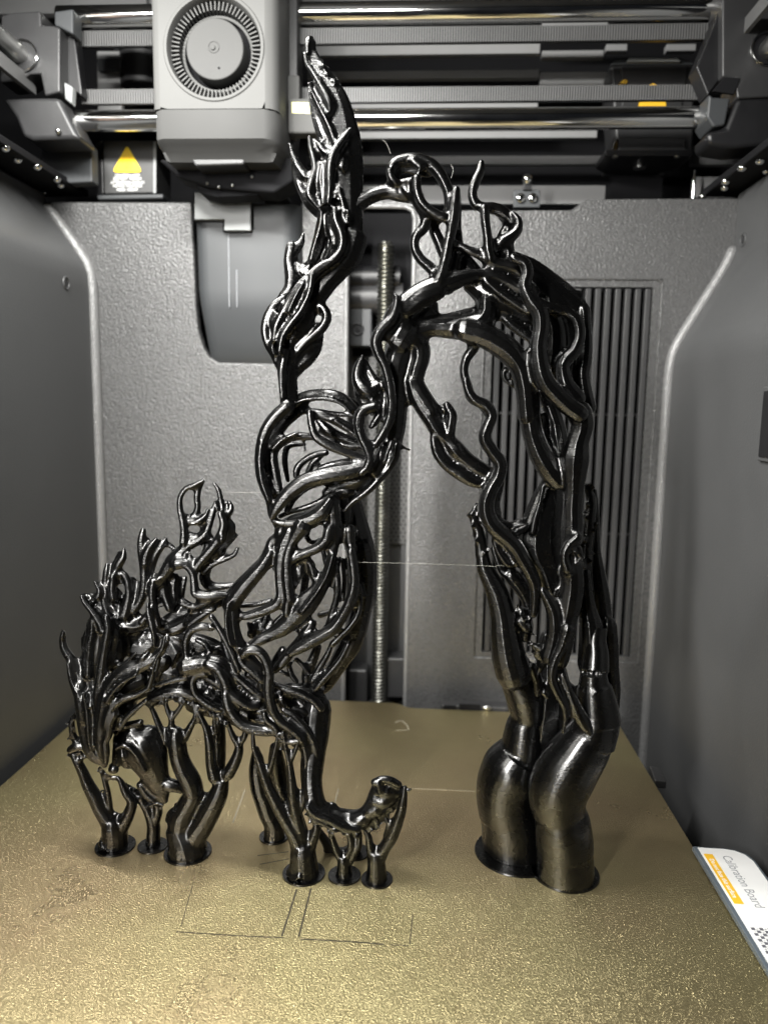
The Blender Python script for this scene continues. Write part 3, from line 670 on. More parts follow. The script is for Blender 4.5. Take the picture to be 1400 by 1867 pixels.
def strokes(mb, view, txt, Y0, n=10, zmin=0.15):
    ox, oy, s = VIEW[view]
    for ln in txt.strip().splitlines():
        ln = ln.split('#')[0].strip()
        if not ln: continue
        dd, flat, rough, parts = 0.0, 1.0, 0, []
        for tk in ln.split():
            if tk[0] == 'd' and ',' not in tk: dd = float(tk[1:])
            elif tk[0] == 'f': flat = float(tk[1:])
            elif tk[0] == 'R': rough = float(tk[1:] or 1)
            else: parts.append([float(q) for q in tk.split(',')])
        P = []; r_ = 8
        for q in parts:
            if len(q) > 2: r_ = q[2]
            Y = Y0+(q[3] if len(q) > 3 else dd)
            x, y = ox+q[0]/s, oy+q[1]/s; p = at_y(x, y, Y)
            zc = CM[2] @ (p-CAM); P.append([p[0], p[1], p[2], max(.42, r_/s*zc/FPX*FAT)])
        if len(P) == 1:
            mb.ball((P[0][0], P[0][1], P[0][2]), P[0][3], 14, 1, flat, 1); continue
        S = smooth_path(P); S[:, 3] = np.maximum(S[:, 3], .38)+GROW
        S[:, 2] = np.where(S[:, 2]-0 < zmin, zmin, S[:, 2])
        mb.tube(S[:, :3], S[:, 3], n, flat)
        if rough:
            for q in S[::2]:
                for _ in range(int(2*rough)):
                    a = random.uniform(0, 6.28); e = random.uniform(.7, 1.25)*q[3]; rr = random.uniform(.35, .75)+GROW*.8
                    mb.ball((q[0]+e*math.cos(a), q[1]-random.uniform(0, 1)*q[3], q[2]+e*math.sin(a)), rr, 6)
def fused(mb, name, parent, voxel=0.45, it=3, fac=.5):
    V = np.array(mb.v); V[:, 2] = np.maximum(V[:, 2], 0.05); mb.v = [tuple(q) for q in V]
    o = mb.build(name, M['silk'], parent)
    for p in o.data.polygons: p.use_smooth = True
    r = o.modifiers.new('fuse', 'REMESH'); r.mode = 'VOXEL'; r.voxel_size = voxel*MM; r.use_smooth_shade = True
    s = o.modifiers.new('soften', 'SMOOTH'); s.factor = fac; s.iterations = it
    d = o.modifiers.new('shrink_back', 'DISPLACE'); d.mid_level = 0; d.strength = -(GROW-0.1)*MM; d.direction = 'NORMAL'
    s = o.modifiers.new('soften', 'SMOOTH'); s.factor = .5; s.iterations = 1
    return o
SC = thing('branching_sculpture', (10, -12, 0), 'glossy black sculpture of woven branches with bowed horned head and tall arch on gold bed', 'sculpture')
YS = -12.0
# ---- tall flame-shaped branch
b = MB()
strokes(b, 'A', '''
565,85,26 567,150,32 597,240,42 643,330,54 695,420,68 742,520,80 775,640,90 792,760,105 803,900,114 812,1050,110 818,1200,102 822,1350,98 820,1480,96 800,1600,90 745,1700,80 660,1790,75 f0.55
555,80,14 552,110,18 548,150,14 550,185,12 d-1
590,110,16 580,150,18 d0
530,185,10 545,260,13 600,340,17 650,430,20 700,530,24 705,590,10 d-4
556,400,7 575,480,20 602,580,32 640,680,44 682,780,46 720,850,26 d-1 f0.6
575,470,14 600,560,24 625,660,34 650,760,34 f0.6 d0
565,430,5 640,580,9 700,700,12 735,800,12 742,850,8 d-4
850,715,8 800,790,20 745,870,24 715,950,24 705,1050,21 705,1150,19 695,1240,12 d-6
560,775,8 570,850,16 592,930,20 602,1010,22 577,1100,26 560,1180,28 600,1240,24 640,1290,14 d-4
600,800,5 640,850,18 690,900,20 712,930,12 d-4
655,960,10 640,1060,12 650,1160,12 655,1250,10 d-5
640,900,50 650,1000,60 650,1100,70 640,1200,64 f0.5 d-1
420,825,7 450,920,19 490,1000,25 540,1060,30 580,1040,18 d0
445,990,12 480,1090,22 520,1180,26 562,1250,32 622,1320,26 d1
530,1080,24 560,1150,20 580,1060,14 d1
800,940,20 795,990,22 d-4
690,1270,38 670,1350,42 645,1450,40 612,1560,34 577,1660,28 545,1730,30 d-1
650,1300,10 640,1400,10 600,1540,9 570,1650,8 d-4
740,1290,18 750,1370,25 785,1450,26 795,1530,25 770,1600,22 700,1670,20 620,1730,20 560,1790,20 d-6
700,1340,20 712,1420,20 725,1500,14 730,1540,8 d-4
770,1135,8 790,1220,12 810,1300,12 832,1380,8 d-6 R.5
518,1465,8 500,1530,22 455,1590,30 430,1660,34 432,1740,42 d0
555,1700,30 500,1740,34 450,1760,30 d0
655,265,9 660,275,9 d-2
682,330,9 690,338,8 d-2
735,380,9 742,392,8 d-2
930,1390,10 930,1440,8 d0
''', YS)
strokes(b, 'B', '''
805,-40,92 770,60,86 700,150,76 640,220,72 592,290,68 535,350,72 480,420,88 440,500,96 410,580,88 385,660,66 372,730,56 378,800,54 383,880,54 388,960,52 388,1040,48 385,1090,36 f0.7
410,0,34 398,100,36 415,190,44 400,280,38 350,345,32 d0
450,130,30 480,160,40 520,180,40 d0
350,350,22 295,395,26 252,470,29 236,560,29 255,650,27 290,720,22 320,800,16 d-2
740,20,13 700,80,17 600,130,20 520,200,20 450,270,20 400,350,20 358,430,20 310,530,20 292,620,14 d-6
545,190,14 535,270,16 515,340,16 470,430,18 400,520,18 350,600,16 330,700,12 d-7
500,260,18 450,340,32 400,420,28 370,490,10 d-5
480,250,5 430,340,6 390,430,5 d-8
300,440,8 285,500,12 290,540,8 d-4
320,610,10 285,640,12 285,690,12 300,720,8 d-4
570,385,18 622,410,25 645,470,27 620,530,27 560,590,27 485,655,27 430,725,22 400,790,16 d-1
612,540,14 600,620,18 575,690,26 520,745,38 460,795,40 420,850,34 400,900,20 d2
590,600,8 560,650,10 510,710,10 d0
375,700,22 350,800,24 345,900,20 350,1000,18 d-4
320,780,12 335,900,12 345,1000,10 d-3
''', YS)
fused(b, 'flame_branch', SC)
# ---- woven globe
b = MB()
strokes(b, 'B', '''
385,1060,38 300,1140,38 240,1230,38 206,1330,31 195,1430,28 205,1530,28 235,1620,28 262,1700,22 268,1790,14 d-4
205,1330,12 197,1430,12 212,1560,12 255,1690,10 d-8
470,1095,24 380,1165,26 305,1265,26 262,1370,26 252,1470,26 265,1570,26 290,1670,22 d3
340,1080,26 420,1035,30 520,997,32 640,987,32 740,1008,30 800,1055,24 850,1110,18 d3
400,1060,8 500,1020,8 620,1015,10 730,1040,10 800,1100,8 d-1
740,1000,14 820,1035,15 880,1090,14 900,1110,10 d6
300,1160,18 400,1110,22 500,1095,18 600,1100,14 700,1115,14 790,1120,14 840,1130,12 d4
520,1100,18 600,1120,26 680,1150,26 760,1190,28 825,1230,26 870,1260,20 d-2 R.4
700,1160,8 780,1215,8 840,1260,8 d-5
530,1105,18 545,1200,22 575,1270,25 650,1320,27 740,1360,25 820,1390,22 905,1420,20 d-6
545,1120,20 570,1140,16 d-3
560,1270,20 450,1265,22 360,1295,24 302,1345,25 285,1400,27 300,1500,27 318,1590,24 335,1650,20 d0
440,1245,7 350,1285,8 285,1350,8 d-4
500,1320,8 390,1330,16 365,1400,17 370,1480,15 385,1560,12 d9
590,1160,18 650,1220,30 720,1260,26 820,1300,26 900,1340,22 d13
600,1250,22 700,1300,24 820,1350,18 d14
885,1330,18 800,1330,16 740,1315,12 d6
640,1375,17 560,1390,19 490,1430,19 447,1480,21 440,1530,18 d-2
615,1385,15 555,1440,20 520,1500,17 d7
490,1300,4 500,1360,4 d2
910,1470,36 800,1500,44 700,1515,46 600,1535,46 500,1565,44 420,1620,42 350,1690,38 300,1760,28 275,1805,14 d-7 f0.7
880,1440,24 760,1440,22 650,1460,18 590,1480,12 d4
720,1545,24 600,1570,22 500,1610,22 420,1680,22 380,1760,18 d-2
700,1640,26 600,1700,20 500,1740,16 400,1770,14 330,1800,12 d3
665,1695,30 620,1760,46 540,1810,42 440,1840,30 350,1845,20 285,1830,12 d-6
640,1640,26 700,1600,36 770,1570,54 860,1540,66 940,1490,66 d2
''', YS)
strokes(b, 'G', '''
520,1130,26 560,1160,20 R1 d-4
''', YS)
fused(b, 'woven_globe', SC, .42)
# ---- neck rising to the arch, and the arch itself
b = MB()
strokes(b, 'B', '''
1320,400,60 1230,500,76 1170,590,84 1130,700,82 1100,820,80 1095,950,76 1092,1080,74 1085,1200,70 1065,1320,62 1020,1430,60 950,1530,54 880,1600,46 d3
1110,330,9 1107,400,22 1080,480,32 1012,550,34 972,630,33 990,710,30 1030,790,28 1055,880,27 1070,970,27 1075,1070,27 1060,1160,27 1020,1240,25 970,1320,22 d-7
1145,350,10 1130,400,14 1110,440,16 d-3
882,730,10 862,790,28 850,860,34 872,920,44 930,965,46 985,930,32 d-4
905,760,8 930,830,18 960,880,22 d-3
846,900,18 852,960,24 880,1020,30 920,1055,36 970,1050,38 1000,980,30 1000,900,24 d-2
960,1070,28 882,1100,33 857,1170,33 870,1250,31 905,1330,28 930,1400,25 912,1470,24 870,1510,20 d-8
1000,1000,22 1012,1090,24 970,1160,22 940,1200,16 d-3
1000,900,30 980,1000,34 960,1100,30 d1
1110,1320,22 1100,1400,22 1055,1480,22 985,1560,22 905,1640,20 820,1700,16 760,1760,10 d-2
1075,1300,9 1050,1370,12 1025,1440,9 d-8
1020,1340,24 1000,1420,28 960,1500,34 d-2
1145,1325,4 1165,1345,5 1195,1355,6 d0
''', YS)
strokes(b, 'C', '''
5,360,40 30,335,38 65,308,34 120,280,32 190,262,32 260,270,36 320,285,32 360,290,26 d1
215,215,16 208,150,18 235,105,22 300,87,24 360,90,26 420,115,28 465,160,27 500,220,25 517,270,23 522,330,22 517,400,22 d0
235,220,18 245,140,26 300,120,34 360,135,36 410,155,26 d3 f0.6
205,150,14 215,190,16 240,212,14 d-3
330,100,14 370,130,18 d-2 R.3
275,205,10 320,200,14 350,190,16 d-3 R.3
350,190,19 350,250,20 370,310,21 410,355,21 460,385,21 500,400,21 d-5
290,250,26 340,290,28 370,340,28 395,400,25 385,455,23 345,500,21 338,560,21 370,620,22 415,660,24 450,700,24 d-1
420,390,22 440,460,24 470,530,26 495,600,24 d5
460,385,20 480,400,22 d2
560,250,17 553,310,23 545,400,25 525,500,23 505,600,23 487,680,24 470,735,30 d-5
562,280,17 563,350,19 560,450,22 562,550,28 545,640,32 525,720,36 510,770,36 d1
567,540,13 620,570,19 680,595,21 740,632,25 800,650,27 870,665,30 900,695,22 d-3 R.4
560,570,30 610,640,36 660,695,34 700,740,30 d8
550,640,12 580,710,14 d4
692,105,13 687,150,19 660,210,21 645,270,20 657,320,22 700,345,23 760,350,26 820,380,26 850,420,20 d0
710,350,22 713,420,21 724,500,21 730,570,23 742,620,23 d-4
860,375,9 887,410,17 887,460,21 850,500,25 800,530,25 775,560,18 d-2
835,510,24 838,580,26 850,630,28 d0
795,385,18 832,430,20 795,495,16 d2 R.3
740,540,26 800,620,24 d3
865,615,30 960,670,42 1050,745,50 1135,815,52 1200,870,46 d8
900,680,60 1000,760,70 1090,850,70 1160,920,60 d9
1225,790,8 1215,850,18 1235,890,30 1242,960,27 1246,1050,30 1240,1150,34 1228,1230,34 1240,1320,34 1262,1410,34 d6
1100,900,50 1150,1000,50 1130,1120,56 1120,1240,60 1160,1350,56 d9
190,1010,44 240,920,48 310,850,52 400,790,50 500,752,46 600,720,35 690,702,23 770,712,25 850,748,24 905,778,24 d-3
300,880,40 380,820,50 460,790,40 d-6 f0.5
640,755,42 720,795,66 800,830,70 880,865,58 960,905,50 d3
715,735,12 780,790,16 860,845,17 945,900,17 d-4
740,880,30 820,870,30 900,900,40 d8
270,1000,50 350,1005,42 430,985,40 510,985,46 600,985,52 680,965,54 718,910,46 722,850,44 d0
370,985,18 430,945,18 520,925,16 620,905,20 680,885,16 d2
600,1000,48 700,1025,54 780,1065,56 850,1120,56 900,1190,52 922,1270,49 933,1350,47 940,1458,45 d-4
800,915,22 850,960,26 910,1005,26 975,1050,22 d3
735,920,16 742,970,18 d4 R1
862,612,20 920,640,25 937,700,27 922,760,28 952,830,34 1002,900,37 1012,980,37 997,1080,37 1005,1180,40 1032,1270,42 1090,1340,42 1152,1400,42 1212,1442,42 d-10
1000,840,14 1060,880,20 1100,890,16 d-4
1080,885,22 1150,900,24 1200,950,27 1212,1030,27 1182,1110,28 1130,1170,30 1128,1230,32 1150,1300,38 1205,1360,36 d-3
1050,900,46 1080,1000,50 1080,1100,54 1070,1200,50 d4
875,1300,10 822,1262,11 810,1225,12 835,1190,11 865,1190,10 d1
930,1130,18 965,1090,18 d3
640,1040,36 650,1090,26 612,1150,21 600,1220,19 620,1300,21 642,1360,23 700,1392,25 742,1445,27 d1
330,1040,60 365,1090,46 368,1150,42 350,1210,40 342,1280,40 380,1355,41 432,1432,41 d1
260,1050,60 290,1000,60 d-1
235,810,9 240,850,14 255,890,16 d0
''', YS)
strokes(b, 'D', '''
108,-20,48 125,60,42 165,140,40 215,210,42 260,280,42 320,340,38 370,400,46 430,460,42 500,510,42 570,550,38 d1
235,300,18 240,360,23 262,430,27 322,500,28 402,550,34 472,590,32 540,605,28 d0
315,128,20 345,190,26 337,250,28 330,310,28 d0
430,-20,22 450,50,24 490,100,26 550,130,29 587,190,29 562,260,31 545,330,33 590,410,33 637,480,35 627,560,35 582,640,37 555,720,40 562,800,41 602,870,42 672,930,40 732,990,40 772,1060,38 822,1150,36 850,1230,32 850,1330,26 840,1400,20 d-5
640,520,24 630,620,26 600,720,32 600,800,40 d1
600,840,40 660,870,36 710,880,34 760,850,28 800,820,12 d2
740,900,24 800,870,16 d-1
600,950,14 630,1020,17 680,1090,18 720,1100,14 d-4
640,970,26 690,1020,36 720,1080,26 d4 f0.5
600,1000,18 650,1130,22 700,1160,40 760,1230,40 800,1310,30 822,1390,24 d2
''', YS)
fused(b, 'arch_branch', SC, .46)
# ---- trunk coming down on the right
b = MB()
strokes(b, 'D', '''
795,-20,53 812,80,53 820,200,52 842,320,54 885,430,58 940,520,60 990,585,54 d-3
890,40,26 940,140,40 975,240,44 990,330,50 1005,430,46 d6
880,200,20 900,350,20 960,440,20 d4
950,620,62 930,700,84 905,800,98 885,900,112 885,1000,118 925,1100,102 955,1200,88 985,1290,76 1000,1380,60 d5 f0.8
900,620,12 880,720,12 850,820,12 835,900,12 d-3
1120,175,64 1138,250,58 1112,350,58 1096,450,72 1090,550,63 1086,650,50 1080,750,48 1080,850,50 1070,930,48 1058,1020,44 1070,1110,56 1077,1220,58 1060,1340,60 1040,1440,54 1022,1560,54 1000,1680,46 d-6
1000,60,50 1060,130,46 1110,180,50 d-6
1110,930,22 1050,985,22 1028,1050,24 1048,1130,26 d-11
1115,1000,14 1130,1060,14 1110,1020,12 d-10 R.5
895,1255,20 930,1310,30 962,1380,38 972,1470,42 962,1560,42 935,1660,42 d-7
1010,1260,24 1010,1310,26 d0
1165,620,16 1187,700,26 1182,800,30 1172,900,30 1162,1000,26 1160,1100,26 1157,1200,26 1155,1300,30 d9 R.6
1210,700,20 1200,900,24 1190,1100,28 1190,1250,34 1200,1400,40 d14
990,880,18 1000,960,20 d8 R.5
770,1390,34 792,1470,40 790,1540,28 d0 R.7
760,1440,26 800,1480,30 d-3 R.7
850,1600,20 900,1620,36 950,1650,24 d-3 R.6
''', YS)
fused(b, 'right_trunk', SC, .46)
# ---- the two thick support columns under the arch, built of stacked printed segments
def pad(mb, x, y, rpx, Y):
    p = at_z(x, y); c = at_y(x, y, Y); zc = CM[2] @ (p-CAM); r = rpx*zc/FPX
    mb.cyl((p[0], p[1], 0.05), (p[0], p[1], 0.75), r, r*.985, 48)
    return p
def column(label, segs, view, Y, padpx, extra='', vox=.5):
    b = MB(); ox, oy, s = VIEW[view]
    for sg in segs:
        P = []
        for tk in sg.split():
            q = [float(t) for t in tk.split(',')]; p = at_y(ox+q[0]/s, oy+q[1]/s, Y+(q[3] if len(q) > 3 else 0)); zc = CM[2] @ (p-CAM)
            P.append([*p, q[2]/s*zc/FPX])
        D_ = []
        for a_, c_ in zip(P[:-1], P[1:]):
            for t_ in (0, .2, .4, .6, .8): D_.append(np.array(a_)+(np.array(c_)-np.array(a_))*t_)
        D_.append(np.array(P[-1])); D_ = np.array(D_)
        for _ in range(2): D_[1:-1] = (D_[:-2]+D_[1:-1]*2+D_[2:])/4
        S = D_; b.tube(S[:, :3], S[:, 3]+GROW, 40, 1.0, False)
    if extra: strokes(b, view, extra, Y)
    o = fused(b, 'support_column', SC, vox, 2); o['label'] = label
    pb = MB(); pad(pb, *padpx, Y); q = pb.build('brim', M['silk'], o, smooth=True)
    return o
o = column('left thick column of stacked kinked segments', [
    '335,-50,66,2 350,20,84 375,100,90 425,200,98 440,246,104', '425,225,112 470,320,130 520,430,144 545,540,138 540,605,126',
    '540,560,110 520,650,138 510,760,156 505,868,166', '500,850,184 440,940,220 395,1040,212 385,1130,206 405,1232,208',
    '405,1215,204 430,1320,214 440,1450,218 445,1500,218 447,1600,220'], 'E', at_z(942, 1552)[1]+2, (942, 1554, 77))
o = column('right thick column of stacked kinked segments', [
    '1000,-40,70,4 985,60,72,3 992,160,86,2 985,280,92', '975,275,84 978,380,104', '978,365,112 990,460,132 1002,560,146 1000,610,158',
    '1000,560,146 992,640,158 950,745,170', '965,700,160 900,800,184 800,940,204 738,1060,204 728,1150,192 742,1248,176', '745,1225,168 765,1300,186 778,1430,192 780,1495,190', '778,1485,186 782,1560,190 786,1680,192'], 'E', at_z(1030, 1592)[1]-2, (1030, 1591, 61))
b = MB()
strokes(b, 'E', '''
800,-10,38 760,110,30 722,185,26 695,270,26 700,350,24 740,440,22 780,520,19 786,600,15 770,690,9 d-11
765,295,7 800,380,18 840,480,30 878,570,38 918,640,38 950,690,26 d-10
690,60,70 680,200,80 680,350,110 670,500,126 650,650,130 630,800,126 600,950,110 580,1150,90 570,1400,70 565,1650,60 d18
800,420,60 780,560,70 720,700,80 d16
600,140,40 640,200,26 610,260,20 d-2 R.8
560,90,10 640,130,30 690,160,20 d-4 R.5
640,420,20 665,450,16 d-3
560,250,30 590,330,30 600,420,30 d8
1075,-40,50 1085,100,52 1090,250,50 1105,400,46 1110,520,36 d10
880,400,30 870,500,30 860,560,36 d4
''', YS)
strokes(b, 'D', '''
1158,1150,24 1160,1270,34 1172,1380,46 1188,1480,60 1195,1600,68 1195,1700,74 d2
''', YS)
strokes(b, 'D', '''
1208,650,14 1216,800,20 1214,1000,28 1226,1150,42 1246,1300,50 1256,1450,54 1252,1600,58 1242,1750,62 1225,1850,66 d14
''', YS)
fused(b, 'thin_roots', SC, .46)
strokes_b = MB()
strokes(strokes_b, 'D', '''
488,745,9 475,800,20 497,870,26 518,950,30 522,1040,30 R1
530,1040,32 542,1110,40 580,1190,48 622,1280,58 652,1400,66 668,1520,78 690,1650,86 720,1760,90
''', YS, 14)
fused(strokes_b, 'rough_root', SC, .46)
# ---- chest: long rib-like strands from the globe down to the back
b = MB()
strokes(b, 'G', '''
560,1190,56 535,1250,44 485,1260,34 462,1330,38 420,1420,42 350,1500,48 282,1580,56 212,1660,58 168,1740,56 d-3
620,1180,48 572,1280,42 547,1380,40 537,1480,34 540,1580,32 548,1680,32 d-5
700,1150,62 640,1250,38 610,1330,34 600,1420,34 590,1500,32 600,1600,32 612,1700,32 d-6
560,1140,34 660,1120,54 760,1100,62 850,1040,52 920,965,34 d-4
905,1180,36 890,1240,34 840,1300,32 760,1340,32 680,1370,32 620,1410,28 d-6
760,1170,12 740,1240,15 790,1275,14 850,1245,13 d6
640,1400,22 700,1390,27 760,1420,25 790,1500,25 812,1575,20 d-4
700,1440,20 682,1520,23 645,1590,23 612,1650,20 d-4
860,1330,14 882,1420,17 902,1500,15 d6
930,960,50 945,1100,44 955,1200,40 945,1300,30 925,1400,28 895,1500,32 840,1600,38 780,1680,46 740,1740,54 d-4
985,1390,12 960,1500,18 970,1600,21 980,1700,21 d0
1060,1180,40 1070,1350,26 1080,1450,29 1092,1550,30 1098,1650,30 1092,1740,30 d-3
1060,950,70 1085,1100,84 1120,1250,92 1150,1400,92 1162,1550,84 1165,1700,78 d13
1005,1400,12 1020,1550,14 1010,1700,14 d7
1140,1590,10 1152,1680,11 d3
740,1450,26 722,1600,24 700,1740,24 d13
1000,1000,60 1010,1100,50 1000,1200,30 d4
960,900,40 1060,880,40 d2
''', YS)
strokes(b, 'H', '''
470,30,30 410,130,42 330,220,48 262,300,52 205,380,50 175,470,48 178,570,48 192,660,52 232,740,50 300,810,36 400,900,20 d-5
150,420,12 135,520,13 145,640,14 170,720,12 d-9
180,480,5 190,600,6 205,680,6 d-12
235,800,30 262,860,32 332,920,32 402,985,30 d-6
535,130,34 540,250,32 545,350,32 512,420,34 432,460,34 342,492,30 270,510,26 d-5
250,430,16 350,420,17 470,390,16 d4
605,0,32 592,100,34 600,200,32 610,300,28 600,400,28 590,490,26 d-6
262,800,28 290,768,32 350,762,32 402,792,32 440,860,32 456,940,32 452,1040,32 462,1140,32 492,1230,30 542,1300,28 612,1350,26 672,1400,24 702,1442,24 d-11
930,0,28 920,100,32 880,220,38 812,330,56 722,430,74 642,520,64 552,600,54 462,650,40 382,690,36 330,725,28 d-5 f0.7
930,60,7 885,210,8 800,350,10 700,480,10 d-9
780,560,30 732,630,32 682,700,32 622,770,32 562,850,32 500,915,22 d-4
1070,20,26 1090,150,29 1096,260,30 1070,380,34 1012,500,34 940,600,38 862,650,40 772,700,40 682,750,36 622,785,26 d-8
965,150,17 970,270,22 960,380,22 930,480,22 900,570,20 850,640,18 d-4
1135,280,12 1140,400,16 1120,500,18 1060,590,20 992,660,20 930,720,22 d-4
1150,0,76 1170,120,70 1175,240,66 1165,360,66 1142,480,66 1110,600,70 1062,720,72 1002,820,62 942,920,54 872,1020,52 830,1075,34 d10
1050,720,16 1000,820,20 930,910,22 850,1000,22 800,1060,16 d-3
920,730,14 892,800,18 832,900,22 780,990,22 d0
820,740,26 782,840,32 742,940,36 740,1020,30 d6
600,860,16 622,940,18 662,1000,16 d0
660,830,14 712,880,15 742,930,14 d3
540,920,12 602,950,13 d6
840,500,20 900,480,18 960,460,16 d8
560,110,12 620,90,14 d2
700,130,22 662,220,20 622,290,18 d-4
760,150,24 800,230,24 822,300,22 d-3
440,500,22 402,600,34 360,560,26 330,640,34 d11
380,560,30 440,620,34 480,560,24 d11
500,560,18 560,500,16 d6
560,760,26 520,830,30 480,880,18 d0
300,560,10 320,640,8 d8
''', YS)
fused(b, 'rib_cage', SC, .42)
# ---- back, belly and haunch with interwoven roots
b = MB()
strokes(b, 'H', '''
520,1030,18 600,1060,24 700,1090,26 790,1140,28 842,1200,28 d-4
600,1060,44 700,1070,52 790,1120,68 835,1200,66 842,1290,60 835,1400,54 818,1500,52 800,1600,50 790,1729,50 d4
700,1180,80 740,1280,80 755,1380,76 760,1480,60 760,1600,50 d8
560,1210,15 640,1250,19 700,1310,19 760,1390,19 800,1480,19 812,1580,17 800,1690,14 d-7
640,1200,13 720,1230,24 780,1250,12 d-3
600,1290,17 670,1340,19 730,1400,19 762,1480,19 782,1560,17 d-7
640,1370,13 702,1440,20 732,1540,22 737,1640,22 740,1740,22 d-8
420,1240,17 440,1290,19 500,1340,20 522,1400,20 562,1440,20 622,1452,20 690,1442,22 d-10
0,870,28 70,900,34 120,980,36 152,1070,36 222,1130,34 302,1180,30 365,1190,22 d-8
20,820,18 90,830,19 150,880,21 190,950,22 210,1015,14 d-6 R.4
180,930,26 260,1000,24 330,1060,26 402,1110,22 d-6
130,1090,28 152,1180,34 202,1270,36 272,1330,36 362,1360,36 452,1370,34 512,1372,26 d-9
0,1070,20 60,1130,19 120,1190,15 d-3
-60,1120,120 60,1150,110 200,1200,110 330,1240,110 450,1220,110 540,1170,100 f0.7 d9
430,1050,70 540,1100,60 640,1150,70 d9
300,1260,60 420,1290,60 560,1290,60 d7
200,1010,56 330,1020,60 440,1080,60 d10
40,1000,60 100,1050,60 d10
560,1330,60 640,1400,60 700,1460,50 d9
230,1080,12 300,1150,12 d-6
300,940,28 382,970,28 402,1050,22 d0
480,1020,24 470,1120,28 d0
560,1120,40 620,1200,50 d4
''', YS)
strokes(b, 'F', '''
960,1320,24 945,1230,21 950,1150,23 980,1095,24 1050,1068,25 1122,1078,20 d-6
1120,1000,18 1160,1060,17 1200,1130,18 1240,1210,18 1282,1300,18 1310,1370,16 d-8 R.3
1020,1160,15 1080,1190,18 1112,1250,15 d-2
980,1290,15 1080,1245,17 1180,1200,15 d0
940,1340,54 1040,1325,46 1120,1335,34 1170,1390,32 1220,1480,32 1282,1560,34 1350,1600,32 d-6
1080,1390,24 1020,1400,22 990,1450,22 1010,1530,22 1070,1585,24 1130,1622,24 1182,1642,20 d-6
1060,1400,24 1120,1435,24 1180,1475,22 d-2
740,1475,14 820,1450,16 900,1430,15 960,1420,14 d-5
720,1570,44 820,1530,44 920,1520,40 1010,1550,34 d3
840,1200,86 900,1290,100 1000,1360,96 1080,1450,90 f0.6 d11
700,1120,50 850,1150,64 1000,1190,70 1120,1230,70 1220,1290,60 f0.6 d11
780,1380,70 880,1400,70 980,1450,60 d10
450,1150,80 600,1160,96 750,1190,100 900,1260,96 1050,1340,96 1200,1420,90 f0.6 d13
640,1250,80 700,1330,70 f0.6 d8
900,1240,10 870,1300,12 850,1350,10 d1
990,1220,14 950,1290,14 900,1350,12 d1
760,1270,14 740,1360,14 702,1450,15 692,1500,12 d-9
1200,1100,20 1220,1200,24 1250,1300,24 d0
''', YS)
fused(b, 'body', SC, .42)
